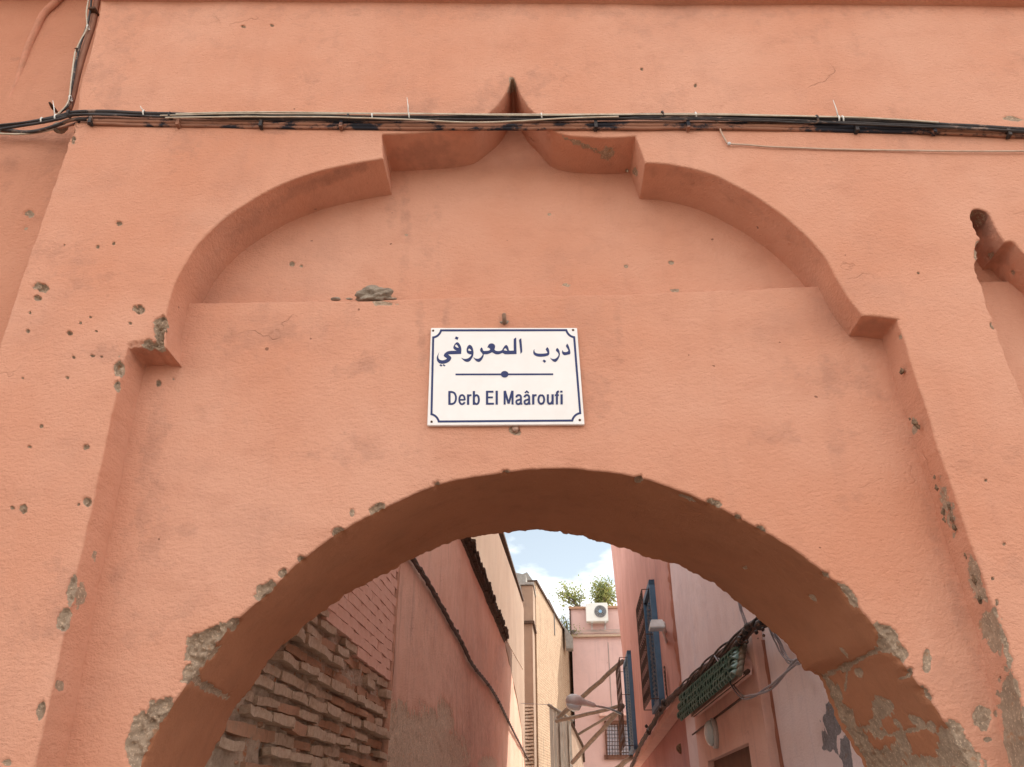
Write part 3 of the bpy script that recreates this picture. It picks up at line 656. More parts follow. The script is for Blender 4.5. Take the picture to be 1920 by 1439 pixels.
rws = [front_s * (1 - k) + back3s * k + (d_arch - front_s) * math.exp(-k * 26) + (back3 - back3s) * math.exp(-(1 - k) * 30) for k in tt]
tg = np.gradient(abm, axis=0); tg /= np.linalg.norm(tg, axis=1)[:, None] + 1e-9
push = np.repeat(np.stack([-tg[:, 1], 0 * tg[:, 0], tg[:, 0]], 1)[None], rows, 0)
sb = [(x, y, rx * 0.8, ry * 0.8, a, d * 0.5, c * 0.9, 0) for x, y, rx, ry, a, d, c, s in lip] + \
     [(1555, 1300, 24, 34, -20, 0.012, 1.1, 0), (1575, 1350, 24, 40, -25, 0.012, 1.1, 0), (1602, 1400, 32, 46, -25, 0.012, 1.1, 0), (1640, 1436, 40, 26, 0, 0.010, 1.1, 0), (1534, 1276, 16, 12, 0, 0.012, 1.1, 0),
      (1650, 1328, 22, 24, 20, 0.004, 0.95, 0.2), (1640, 1360, 12, 26, 0, 0.004, 0.9, 0), (1648, 1378, 14, 10, 0, 0.004, 0.9, 0), (1692, 1398, 12, 42, -12, 0.005, 1.0, 0), (1718, 1352, 20, 8, 20, 0.004, 0.9, 0), (1700, 1372, 44, 5, -14, 0.003, 0.9, 0), (1745, 1362, 8, 16, -30, 0.003, 0.9, 0),
      (1790, 1405, 34, 50, -20, 0.005, 1.0, 0), (1670, 1425, 26, 26, 0, 0.005, 0.95, 0), (1730, 1432, 50, 14, 0, 0.004, 0.85, 0), (1660, 1208, 12, 16, 0, 0.008, 1.1, 0), (1640, 1222, 16, 4, -28, 0.006, 1.1, 0), (1610, 1238, 20, 4, -30, 0.006, 1.1, 0), (1585, 1252, 14, 8, -25, 0.008, 1.1, 0), (1610, 1262, 10, 9, 0, 0.005, 1.0, 0), (1556, 1264, 18, 5, -22, 0.006, 1.1, 0),
      (1584, 1280, 3, 22, 8, 0.005, 1.0, 0), (1700, 1268, 24, 3, -22, 0.004, 0.9, 0), (1524, 1122, 9, 5, 40, 0.004, 0.9, 0), (1396, 1066, 5, 4, 0, 0.003, 0.8, 0), (395, 1293, 34, 8, 26, 0.006, 1.1, 0), (360, 1270, 16, 10, 20, 0.006, 1.1, 0), (1584, 1224, 4, 14, -35, 0.002, 0.8, 0),
      (1680, 1330, 60, 60, 0, 0, 0, 0.18), (1200, 980, 200, 40, 15, 0, 0, 0.2), (700, 1040, 120, 30, -30, 0, 0, 0.2)]
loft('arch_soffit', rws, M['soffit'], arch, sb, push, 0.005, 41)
# --- back of the archway, sides and top
bp = np.vstack([[[-4.5, 0], ], [abm[0]], abm, [abm[-1]], [[4.2, 0], [4.2, HT_], [-4.5, HT_]]])
bp = np.vstack([[[-4.5, 0.0]], abm[::1], [[4.2, 0.0], [4.2, HT_], [-4.5, HT_]]])
r = delaunay_2d_cdt([Vector(q) for q in bp.tolist()], [], [list(range(len(bp)))], 1, 1e-6)
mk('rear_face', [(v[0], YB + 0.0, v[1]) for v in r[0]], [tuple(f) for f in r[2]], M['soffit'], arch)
MB().box((-0.15, 0.40, HT_ + 0.04), (4.4, 0, 0), (0, 0.43, 0), (0, 0, 0.04)).build('coping', M['facade'], arch)
MB().box((4.21, 0.40, HT_ / 2), (0.01, 0, 0), (0, 0.39, 0), (0, 0, HT_ / 2)).build('end_face', M['facade'], arch)
ca_, cb_ = onY(200, 2, 0.0), onY(1920, 13, 0.0)
slope_ = (cb_[2] - ca_[2]) / (cb_[0] - ca_[0])
cl = onY(192, 0, 0.0)[0]; zc = ca_[2] + slope_ * (cl - ca_[0])
MB().prism([(cl, -0.045, zc), (cl, -0.06, zc + 0.03), (cl, -0.06, zc + 0.14), (cl, 0.03, zc + 0.15), (cl, 0.03, zc - 0.004)], (4.15 - cl, 0, slope_ * (4.15 - cl))).build('string_course', M['facade'], arch)

# mud nests and crumbs stuck on the right reveal
for i, (px, py, rr) in enumerate([(1691, 697, 0.009), (1715, 793, 0.009), (1722, 801, 0.006), (1706, 786, 0.004), (1757, 855, 0.008), (1752, 895, 0.005), (1756, 915, 0.007), (1768, 958, 0.008), (1779, 950, 0.006), (1784, 975, 0.006), (1812, 1040, 0.008),
                                  (1830, 1087, 0.011), (1838, 1124, 0.010), (1826, 1070, 0.006), (1866, 1144, 0.010), (1790, 990, 0.007), (1770, 975, 0.006), (1176, 322, 0.005)]):
    V, F = lump(onY(px, py, 0.05), rr * 0.85, 40 + i, 3, 1.3, (0.7, 1, 1.4))
    mk('mud_nest', V, F, M['mud'], arch, True)

# --- neighbouring wall, set back to the left
nw = thing('neighbouring_wall', (-3.5, 0.14, 0), 'salmon wall set back left of the archway pilaster', 'wall')
p = np.array([[-4.5, 0.0], [-1.5, 0.0], [-1.5, HT_], [-4.5, HT_]])
sheet('wall_face', np.vstack([resample(np.array([p[i], p[(i + 1) % 4]]), 0.25)[:-1] for i in range(4)]), 0.012, 0.3, lambda uv: np.c_[uv[:, 0], np.full(len(uv), 0.14), uv[:, 1]], (0, -1, 0), M['sidewall'], nw, (-2.7, -1.6, 2.6, 5.1),
      [(54, 400, 8, 6, 0, 0.012, 1.1, 0), (48, 427, 3, 3, 0, 0.008, 1.2, 0), (30, 110, 14, 4, 0, 0, 0, 0.5), (60, 255, 70, 8, 0, 0, 0, 0.6), (20, 300, 20, 60, 0, 0, 0, 0.35), (100, 330, 30, 90, 20, 0, 0, 0.3)], 0, und=0.006, seed=51)
le3 = np.c_[le[:, 0], np.full(len(le), 0.012), le[:, 1]]
loft('pilaster_return', [le3, np.c_[le[:, 0] + 0.01, np.full(len(le), 0.15), le[:, 1]]], M['sidewall'], arch)

# ================================================================== STREET SIGN
ys = YP - 0.016
sign_c = [onY(*q, ys) for q in ((808, 615), (1082, 615), (1096, 796), (801, 798))]
sgn = thing('street_sign', onY(948, 797, YP - 0.01), 'white enamel street name plate with navy Arabic and Latin lettering', 'sign')
mb = MB().prism([q for q in sign_c], (0, 0.012, 0)); plate = mb.build('plate', M['enamel'], sgn)
bm = bmesh.new(); bm.from_mesh(plate.data); bmesh.ops.bevel(bm, geom=bm.edges[:], offset=0.0015, segments=2, affect='EDGES'); bm.to_mesh(plate.data); bm.free()
CA = lambda x, y: (810 + x / 12.8, 620 + y / 12.8)
CB = lambda x, y: (940 + x / 12.8, 620 + y / 12.8)
C1 = lambda x, y: (780 + x / 5.535, 570 + y / 5.535)
def on_sign(q, lift=0.0007): return onY(q[0], q[1], ys - lift)
def fill(polys, holes=(), lift=0.0007):
    """flat printed shape from closed pixel outlines"""
    out = MB()
    for i, q in enumerate(polys):
        P = [on_sign(v, lift) for v in smooth_closed(q)]
        hs = [[on_sign(v, lift) for v in smooth_closed(h)] for h in holes if h[0] == i] if False else []
        loops = [P] + [[on_sign(v, lift) for v in smooth_closed(h)] for k, h in holes if k == i]
        vs = []; fs = []
        for L in loops:
            fs.append(list(range(len(vs), len(vs) + len(L)))); vs += [Vector((a[0], a[2])) for a in L]
        edges = [(f[j], f[(j + 1) % len(f)]) for f in fs for j in range(len(f))]
        r = delaunay_2d_cdt(vs, edges, [], 0, 1e-7)
        def inside(pt, L):
            c = False; n = len(L)
            for a in range(n):
                x1, z1 = L[a][0], L[a][2]; x2, z2 = L[a - 1][0], L[a - 1][2]
                if (z1 > pt[1]) != (z2 > pt[1]) and pt[0] < (x2 - x1) * (pt[1] - z1) / (z2 - z1 + 1e-15) + x1: c = not c
            return c
        F = []
        for f in r[2]:
            ctr = sum((r[0][v] for v in f), Vector((0, 0))) / len(f)
            if inside(ctr, loops[0]) and not any(inside(ctr, L) for L in loops[1:]): F.append(tuple(f))
        out.add([(v[0], loops[0][0][1], v[1]) for v in r[0]], F)
    return out
def smooth_closed(q):
    q = np.asarray(q, float)
    if len(q) <= 4: return q
    n = len(q); out = []
    for i in range(n):
        p0, p1, p2, p3 = q[i - 1], q[i], q[(i + 1) % n], q[(i + 2) % n]
        sharp = lambda a, b, c: np.dot(b - a, c - b) < 0.35 * np.linalg.norm(b - a) * np.linalg.norm(c - b)
        m1 = np.zeros(2) if sharp(p0, p1, p2) else (p2 - p0) * 0.5 * min(1, np.linalg.norm(p2 - p1) / (np.linalg.norm(p1 - p0) + 1e-9)) 
        m2 = np.zeros(2) if sharp(p1, p2, p3) else (p3 - p1) * 0.5 * min(1, np.linalg.norm(p2 - p1) / (np.linalg.norm(p3 - p2) + 1e-9))
        if not m1.any(): m1 = (p2 - p1)
        if not m2.any(): m2 = (p2 - p1)
        for t in (0, .25, .5, .75):
            h = ((2 * t ** 3 - 3 * t ** 2 + 1) * p1 + (t ** 3 - 2 * t ** 2 + t) * m1 + (-2 * t ** 3 + 3 * t ** 2) * p2 + (t ** 3 - t ** 2) * m2)
            out.append(h)
    return np.array(out)
A_ = lambda L: [CA(*q) for q in L]
B_ = lambda L: [CB(*q) for q in L]
fa_ya = A_([(182, 500), (160, 545), (135, 590), (117, 640), (115, 690), (130, 742), (165, 780), (220, 800), (290, 797), (370, 772), (430, 728), (464, 668), (450, 628), (410, 595), (385, 577), (470, 572), (700, 563),
            (706, 460), (695, 395), (667, 332), (637, 297), (605, 281), (570, 300), (532, 350), (512, 400), (522, 442), (560, 470), (592, 488), (450, 489), (370, 505), (312, 545), (284, 590), (290, 622), (325, 648), (362, 673), (320, 700), (260, 716), (200, 708), (165, 680), (150, 630), (158, 570)])
fa_hole = A_([(547, 366), (575, 335), (600, 346), (625, 385), (638, 418), (600, 410), (566, 390)])
dot1 = A_([(570, 143), (637, 165), (615, 225), (547, 198)])
dot2 = A_([(178, 838), (207, 808), (250, 838), (222, 868)]); dot3 = A_([(254, 838), (273, 808), (326, 845), (302, 864)])
waw = A_([(705, 652), (760, 678), (820, 682), (870, 665), (915, 630), (940, 598), (944, 578), (900, 570), (850, 545), (830, 500), (832, 440), (850, 390), (880, 355), (910, 345), (940, 360), (970, 400), (990, 470), (997, 540), (985, 610), (950, 680), (905, 735), (855, 755), (800, 745), (750, 710), (722, 682)])
waw_hole = A_([(862, 472), (885, 433), (912, 442), (945, 486), (920, 492), (885, 486)])
main = A_([(990, 640), (1040, 670), (1100, 678), (1150, 660), (1190, 620), (1215, 580), (1200, 545), (1165, 505), (1153, 470), (1165, 430), (1190, 405), (1212, 430), (1232, 486), (1290, 490), (1350, 485), (1395, 462), (1393, 440), (1360, 415), (1328, 412), (1352, 355), (1390, 318), (1440, 310), (1490, 330), (1515, 375), (1510, 420), (1499, 455), (1530, 485), (1575, 493), (1640, 490), (1680, 468), (1710, 420), (1740, 375), (1775, 350), (1805, 360), (1830, 410), (1846, 472), (1866, 485), (1962, 482), (1962, 210), (2014, 170), (2021, 180), (2030, 566),
           (1764, 572), (1735, 564), (1690, 540), (1650, 555), (1600, 572), (1530, 570), (1480, 546), (1440, 525), (1400, 545), (1330, 568), (1243, 573), (1235, 620), (1210, 680), (1165, 735), (1120, 757), (1070, 740), (1020, 690)])
mim_hole = A_([(1718, 472), (1745, 436), (1762, 428), (1782, 440), (1806, 490), (1765, 482)])
alif = B_([(428, 225), (478, 185), (489, 300), (501, 510), (462, 563), (447, 440), (434, 300)])
ba = B_([(797, 438), (770, 490), (768, 550), (800, 595), (860, 622), (950, 630), (1050, 622), (1120, 600), (1150, 568), (1152, 500), (1135, 440), (1105, 399), (1085, 420), (1065, 455), (1090, 500), (1108, 528), (1080, 547), (980, 555), (880, 553), (820, 535), (797, 500), (793, 470)])
ba_dot = B_([(1020, 695), (1075, 732), (1045, 778), (990, 737)])
ra = B_([(1166, 653), (1220, 680), (1280, 682), (1330, 655), (1365, 610), (1374, 570), (1350, 525), (1312, 485), (1318, 440), (1345, 418), (1375, 450), (1400, 520), (1405, 580), (1385, 650), (1345, 720), (1300, 755), (1250, 745), (1205, 705)])
dal = B_([(1468, 463), (1480, 500), (1520, 518), (1570, 515), (1608, 490), (1595, 450), (1551, 375), (1580, 314), (1610, 360), (1640, 440), (1655, 510), (1650, 565), (1590, 582), (1520, 595), (1475, 572), (1455, 520)])
fill([fa_ya, dot1, dot2, dot3, waw, main, alif, ba, ba_dot, ra, dal], [(0, fa_hole), (4, waw_hole), (5, mim_hole)]).build('arabic_lettering', M['navy'], sgn)
# Latin line
def cm(P): return [tuple(q) for q in catmull(np.array(P, float))[::3]] + [tuple(P[-1])]
LAT = []                                # (path, width, closed) in the scale of the printed line
def st(P, w=33, closed=False, curve=False): LAT.append((cm(P) if curve else P, w, closed))
# D e r b
st([(174, 104), (174, 304)]); st([(174, 118), (212, 119), (245, 135), (264, 170), (268, 205), (262, 245), (243, 276), (212, 290), (174, 290)], 29, curve=True)
st([(320, 232), (394, 231)], 25); st([(394, 238), (391, 200), (378, 173), (356, 163), (333, 173), (320, 200), (317, 232), (322, 266), (338, 288), (358, 293), (378, 286), (394, 264)], 28, curve=True)
st([(443, 152), (443, 303)]); st([(443, 200), (452, 178), (468, 166), (492, 166)], 27, curve=True)
st([(526, 104), (526, 303)]); st([(526, 228), (533, 185), (562, 164), (588, 180), (598, 228), (588, 276), (562, 292), (533, 272), (526, 228)], 29, curve=True)
# E l
st([(716, 101), (716, 301)]); st([(716, 114), (808, 114)], 28); st([(716, 196), (800, 196)], 27); st([(716, 287), (815, 287)], 28); st([(855, 100), (855, 300)])
# M
st([(969, 100), (969, 299)], 30); st([(1083, 100), (1083, 298)], 30); st([(972, 101), (1026, 285)], 30); st([(1080, 101), (1026, 285)], 30)
for dx in (0, 118):
    st([(1136 + dx, 196), (1148 + dx, 171), (1172 + dx, 162), (1196 + dx, 171), (1204 + dx, 198), (1204 + dx, 240), (1206 + dx, 275), (1214 + dx, 299)], 28, curve=True)
    st([(1204 + dx, 222), (1176 + dx, 230), (1148 + dx, 240), (1137 + dx, 262), (1146 + dx, 286), (1168 + dx, 292), (1190 + dx, 282), (1204 + dx, 258)], 27, curve=True)
st([(1262, 133), (1288, 106), (1316, 133)], 21)
st([(1381, 151), (1381, 298)]); st([(1381, 198), (1390, 176), (1406, 165), (1430, 165)], 27, curve=True)
st([(1497, 163), (1525, 177), (1538, 225), (1527, 272), (1497, 287), (1467, 272), (1456, 225), (1469, 177), (1497, 163)], 29, curve=True)
st([(1591, 151), (1591, 240), (1597, 272), (1617, 286), (1642, 276), (1657, 250)], 30, curve=True); st([(1660, 151), (1660, 297)])
st([(1752, 112), (1735, 114), (1724, 130), (1722, 170), (1722, 297)], 30, curve=True); st([(1692, 164), (1750, 164)], 25)
st([(1789, 151), (1790, 297)]); st([(1787, 99), (1787, 126)])
lat = MB()
# border and divider
def arcp(c, r, a0, a1, n=10): return [(c[0] + r * math.cos(math.radians(a0 + (a1 - a0) * i / n)), c[1] + r * math.sin(math.radians(a0 + (a1 - a0) * i / n))) for i in range(n + 1)]
ctr = [C1(*q) for q in arcp((165, 252), 98, 14, 82)][::-1] + [C1(*q) for q in arcp((1655, 250), 98, 166, 98)] + [C1(*q) for q in arcp((1718, 1232), 98, 262, 192)] + [C1(*q) for q in arcp((140, 1242), 98, -12, -78)]
def ribbon(path, w, closed, lift=0.0007):
    P = np.asarray(path, float); n = len(P); L = []; R_ = []
    for i in range(n):
        a = P[i - 1] if (closed or i) else P[i]; b = P[(i + 1) % n] if (closed or i < n - 1) else P[i]
        d1 = (P[i] - a); d2 = (b - P[i]); d1 = d1 / (np.linalg.norm(d1) + 1e-9); d2 = d2 / (np.linalg.norm(d2) + 1e-9)
        t = d1 + d2; t /= np.linalg.norm(t) + 1e-9
        nn = np.array([-t[1], t[0]]); k = 1 / max(0.6, np.dot(nn, np.array([-d2[1], d2[0]])) if np.linalg.norm(d2) > 0 else 1)
        L.append(on_sign(P[i] + nn * w / 2 * k, lift)); R_.append(on_sign(P[i] - nn * w / 2 * k, lift))
    V = L + R_; F = [(i, (i + 1) % n, n + (i + 1) % n, n + i) for i in range(n if closed else n - 1)]
    return V, F
for k, (pth, w_, cl_o) in enumerate(LAT):
    lat.add(*ribbon([(820 + x / 7.68, 720 + y / 7.68) for x, y in pth], w_ / 7.68, cl_o, 0.0006 + 0.00003 * k))
lat.build('latin_lettering', M['navy'], sgn)
mb = MB(); mb.add(*ribbon(ctr, 3.9, True)); mb.build('border_line', M['navy'], sgn)
mb = MB(); mb.add(*ribbon([C1(410, 733), C1(1424, 731)], 3.3, False)); mb.build('divider_line', M['navy'], sgn)
dd_ = [C1(920 + 40 * math.cos(a), 731 + 34 * math.sin(a)) for a in np.linspace(0, 6.283, 24, endpoint=False)]
fill([dd_], lift=0.0012).build('divider_dot', M['navy'], sgn)
for q in ((178, 280), (1630, 273), (1700, 1207), (162, 1225)):
    c = on_sign(C1(*q), 0.0)
    MB().tube([c + (0, 0.004, 0), c - (0, 0.0015, 0), c - (0, 0.0022, 0)], [0.0040, 0.0040, 0.0022], 12).build('screw', M['rust'], sgn, True)

# peg above the sign and plaster lump below it, loose stone on the ledge
pg = thing('iron_peg', onY(945, 608, YP), 'short rusty iron peg standing out of the wall above the sign', 'peg')
MB().tube([onY(946, 608, YP + 0.02), onY(946, 604, YP - 0.02), onY(945, 590, YP - 0.035), onY(945, 588, YP - 0.036)], [0.008, 0.0075, 0.007, 0.005], 10).build('pin', rough_mat('dusty_iron', (0.22, 0.13, 0.09), (0.32, 0.20, 0.14), 50, 0.002), pg, True)
V, F = lump(onY(946, 605, YP + 0.002), 0.011, 3, 3, 0.9, (1.2, 0.5, 0.9)); mk('mortar_dab', V, F, M['stone'], pg, True)
V, F = lump(onY(966, 806, YP + 0.002), 0.014, 9, 3, 1.0, (1.0, 0.6, 1)); o = mk('mortar_lump', V, F, rough_mat('pink_mortar', (0.50, 0.29, 0.21), (0.30, 0.20, 0.15), 60, 0.006), None, True)
tag(o, 'small crumbly mortar lump on the wall just under the sign', 'mortar lump')
V, F = lump(onY(702, 556, 0.155) , 0.056, 15, 4, 0.75, (1.0, 0.6, 0.52))
V[:, 2] = np.maximum(V[:, 2], d_ledge[:, 2].mean() + 0.004)
o = mk('loose_stone', V, F, M['stone'], None, False); tag(o, 'grey brown loose stone lying on the niche ledge', 'stone')
for px, w in ((630, 0.016), (655, 0.010), (735, 0.014)):
    V, F = lump(onY(px, 561, 0.15), w, px, 2, 0.4, (1.2, 0.6, 0.4)); mk('crumb', V, F, M['stone'], arch, False)

# ================================================================== CABLES ON THE FACADE
def wire(pts, y, r, n=8, jit=0.0, seed=0, smooth=True):
    """pixel points -> tube on the plane y (a number or one per point)"""
    ysq = y if hasattr(y, '__len__') else [y] * len(pts)
    P = np.array([onY(px, py, yy) for (px, py), yy in zip(pts, ysq)])
    P = resample(catmull(P), 0.02)
    if jit: P = P + np.stack([0 * P[:, 0], jit * vnoise(P + seed, 9, seed), jit * vnoise(P + seed + 7, 9, seed + 3)], 1)
    return MB().tube(P, r, n)
bun = thing('cable_bundle', onY(960, 218, -0.02), 'bundle of black and pale cables tied together across the archway', 'cable bundle')
main_path = [(-620, 272), (-60, 246), (0, 238), (60, 229), (110, 219), (140, 211), (200, 210), (300, 214), (460, 217), (700, 220), (960, 220), (1150, 218), (1240, 216), (1500, 222), (1700, 230), (1920, 243), (2000, 248), (2750, 267)]
off = lambda d: [(x, y + d) for x, y in main_path]
low_drop = 2.5
wire(main_path, -0.022, 0.0074, 10, 0.001, 1).build('black_cable', M['black'], bun, True)
wire(off(5), -0.026, 0.0055, 8, 0.0022, 2).build('black_cable', M['black'], bun, True)
wire([(-620, 266), (-60, 240), (0, 234), (90, 224), (150, 215), (300, 219), (520, 222), (800, 224), (1100, 223), (1400, 226), (1700, 237), (1920, 246), (2000, 250), (2750, 272)], -0.03, 0.004, 8, 0.003, 3).build('black_cable', M['black'], bun, True)
wire([(330, 214), (460, 211), (700, 213), (960, 215), (1150, 215), (1310, 214), (1500, 218), (1640, 222), (1760, 230)], -0.034, 0.0032, 8, 0.0008, 4).build('pale_cable', M['beige'], bun, True)
wire([(300, 217), (420, 214), (560, 214), (760, 214), (960, 217), (1200, 215), (1400, 217), (1560, 220)], -0.036, 0.0022, 8, 0.0012, 5).build('pale_cable', M['beige'], bun, True)
wire([(310, 221), (500, 219), (660, 221), (770, 225), (850, 229), (910, 230), (980, 227), (1060, 222), (1160, 219)], -0.038, 0.0030, 8, 0.0008, 6).build('pale_cable', M['beige'], bun, True)
cond = thing('painted_cable_run', onY(960, 236, -0.01), 'paint flaked salmon and black cables running below the black bundle', 'cable bundle')
low = [(165, 224), (200, 225), (330, 228), (460, 230), (600, 232), (900, 234), (1100, 233), (1250, 233), (1400, 234), (1600, 238), (1760, 242), (1920, 248), (2000, 250), (2750, 272)]
low = [(x, y + low_drop) for x, y in low]
wire(low, -0.010, 0.0085, 10, 0.0015, 7).build('painted_cable', M['painted'], cond, True)
wire([(x, y + 5.5) for x, y in low], -0.006, 0.0075, 10, 0.0018, 8).build('painted_cable', M['painted'], cond, True)
wire([(x, y - 5) for x, y in low], -0.006, 0.0055, 10, 0.0018, 9).build('painted_cable', M['painted'], cond, True)
for k, px in enumerate((171, 335, 490, 640, 1117, 1290, 1605, 1750, 1890)):
    yy = np.interp(px, [q[0] for q in low], [q[1] for q in low])
    MB().box(onY(px, yy + 1, -0.016), (0.006, 0, 0), (0, 0.012, 0), (0, 0, 0.017)).build('cable_clip', M['painted'] if k % 2 else M['black'], cond)
drp = thing('drooping_cable', onY(60, 244, 0.02), 'black cables drooping round the pilaster corner at far left', 'cable bundle')
wire([(-620, 272), (-60, 246), (0, 243), (40, 248), (70, 246), (105, 236), (135, 225), (168, 224)], [0.1, 0.1, 0.1, 0.1, 0.08, 0.03, -0.01, -0.012], 0.0075, 8, 0.001, 10).build('black_cable', M['black'], drp, True)
wire([(-620, 275), (-60, 249), (0, 247), (50, 250), (90, 244), (120, 238), (150, 230)], [0.11, 0.11, 0.11, 0.11, 0.09, 0.05, 0.0], 0.0055, 8, 0.001, 11).build('painted_cable', M['painted'], drp, True)
wire([(-620, 272), (-60, 246), (0, 251), (50, 251), (80, 247), (100, 242)], [0.1, 0.1, 0.1, 0.1, 0.09, 0.07], 0.0042, 8, 0.001, 12).build('pale_cable', M['beige'], drp, True)
V, F = lump(onY(112, 241, 0.08), 0.03, 77, 3, 0.4, (1.1, 0.8, 0.7)); mk('mortar_dab', V, F, M['stone'], drp, True)
# ties
def tie(px, py, y, parent, mat, tailv=None, rr=0.013, w=0.0028):
    c = onY(px, py, y); n = 14
    pts = [c + np.array([0.0004 * k, 0.8 * rr * math.cos(a), rr * math.sin(a)]) for k, a in enumerate(np.linspace(0, 6.283, n))]
    mb = MB().tube(pts, w, 6)
    if tailv is not None:
        tv_ = onY(px + tailv[0], py + tailv[1], y - 0.02)
        mb.tube([c + (0, -rr * 0.8, 0.006), (c + tv_) / 2 + (0.002, -0.004, 0), tv_], [w * 0.9, w * 0.7, w * 0.35], 6)
    mb.build('cable_tie', mat, parent, True)
for px, py, tl in ((78, 227, None), (104, 221, (-5, -32)), (269, 213, (-6, -14)), (697, 219, None), (766, 218, (-3, -35)), (1014, 219, None), (1303, 217, None), (1570, 223, (-8, -35)), (1578, 224, None)):
    tie(px, py, -0.026, bun, M['tie'], tl)
for px, py in ((128, 214), (318, 218), (1241, 216), (1530, 224), (652, 221)):
    tie(px, py, -0.026, bun, M['black'], (0, -6) if px in (1241,) else None, 0.014, 0.0045)
# pale wire that leaves the bundle on the right
lw = thing('pale_wire', onY(1600, 282, -0.006), 'single pale wire pinned below the bundle and running off right', 'wire')
wire([(1335, 221), (1345, 230), (1352, 247), (1359, 261), (1367, 270), (1400, 272), (1450, 276), (1600, 281), (1800, 284), (1920, 284), (2000, 284), (2750, 286)], -0.008, 0.0034, 8, 0.0006, 13).build('strand', rough_mat('dusty_wire', (0.46, 0.30, 0.22), (0.54, 0.40, 0.31), 20, 0.0005), lw, True)
V, F = lump(onY(1367, 270, -0.012), 0.007, 6, 2, 0.2); mk('nail_clip', V, F, M['lampgrey'], lw, True)
# vertical pipe and wires at the pilaster edge
vp = thing('downpipe', onY(140, 205, 0.06), 'thin brown painted pipe running up the pilaster edge', 'pipe')
wire([(128, 207), (135, 185), (143, 150), (152, 115), (163, 80), (174, 45), (181, 10), (186, -20)], 0.035, 0.0135, 12, 0.001, 14).build('tube', M['pipe'], vp, True)
MB().box(onY(176, 22, 0.02), (0.014, 0, 0), (0, 0.02, 0), (0, 0, 0.006)).build('clamp', M['rust'], vp)
vw = thing('riser_cables', onY(120, 205, 0.03), 'pair of black and pale cables tied beside the brown pipe', 'cable bundle')
wire([(112, 212), (128, 198), (131, 180), (138, 145), (143, 115), (152, 80), (163, 50), (170, 15), (172, -20)], 0.012, 0.0048, 8, 0.0005, 15).build('black_cable', M['black'], vw, True)
wire([(105, 217), (122, 202), (130, 185), (134, 150), (139, 110), (142, 96), (152, 75), (163, 52), (162, 25), (166, 0), (168, -20)], 0.010, 0.0034, 8, 0.0005, 16).build('pale_cable', M['beige'], vw, True)
tie(164, 52, 0.012, vw, M['tie'], None, 0.011); tie(131, 185, 0.012, vw, M['tie'], None, 0.012)
tie(144, 95, 0.012, vw, M['rust'], (-5, -4), 0.009)
op_ = thing('buried_pipe', onY(30, 190, 0.13), 'old pipe half sunk in plaster curving up the set back wall', 'pipe')
wire([(14, 215), (20, 195), (36, 150), (44, 120), (54, 90), (66, 60), (82, 28), (100, 10), (118, -8)], [0.157, 0.156, 0.152, 0.147, 0.143, 0.138, 0.134, 0.13, 0.128], 0.0165, 14, 0.002, 17).build('tube', M['buried'], op_, True)
tw = thing('twig_peg', onY(102, 210, 0.10), 'split brown stick jammed in the wall above the cable corner', 'stick')
MB().tube([onY(106, 210, 0.13), onY(99, 202, 0.08), onY(93, 193, 0.05)], [0.006, 0.008, 0.005], 7).build('shaft', M['rust'], tw, True)

exec_alley = True
# ================================================================== ALLEY, LEFT SIDE
OL, OR = -1.30, 1.10
def aw(off, flipn): 
    return (lambda uv: np.array([CAM[0], CAM[1], 0.]) + uv[:, :1] * AX + off * RT + uv[:, 1:] * UP)
def wallbox(name, pts, off, thick, mat, parent):     # polygon in (s, z) on an alley plane, thickness away from the alley
    sgn_ = -1 if off < 0 else 1
    return MB().prism([S(s, off, z) for s, z in pts], RT * thick * sgn_).build(name, mat, parent)
def L_(px, py, o=OL): return sz(px, py, o)
def R_p(px, py, o=OR): return sz(px, py, o)

# --- brick wall next to the arch
sE = L_(719, 1400)[0]
bw = thing('brick_wall', S(4.4, OL, 0), 'crumbling brick wall just inside the arch on the left', 'wall')
gs, gz = np.meshgrid(np.arange(2.7, sE + 0.001, 0.03), np.arange(0.0, 5.6, 0.03))
uv = np.stack([gs.ravel(), gz.ravel()], 1)
P = aw(OL - 0.035, 1)(uv)
pm_ = project(P); coat_ = sstep(-12, 20, (1140 + (pm_[:, 0] - 600) * 1.17) - pm_[:, 1]) * sstep(2.75, 2.8, uv[:, 0])
P = P + RT * ((0.030 * fbm(P, 7, 61, 4) + 0.018 * vnoise(P, 26, 62)) * (1 - 0.8 * coat_) + 0.044 * coat_ + 0.02 * (1 - coat_))[:, None]
nx = gs.shape[1]; i, j = np.meshgrid(np.arange(gs.shape[0] - 1), np.arange(nx - 1), indexing='ij'); a = (i * nx + j).ravel()
mk('mortar_face', P, np.stack([a, a + 1, a + nx + 1, a + nx], 1), M['mortar'], bw, True)
MB().box(S((2.7 + sE) / 2, OL - 0.28, 2.8), AX * ((sE - 2.7) / 2), RT * 0.16, UP * 2.8).build('core', M['mortar'], bw)
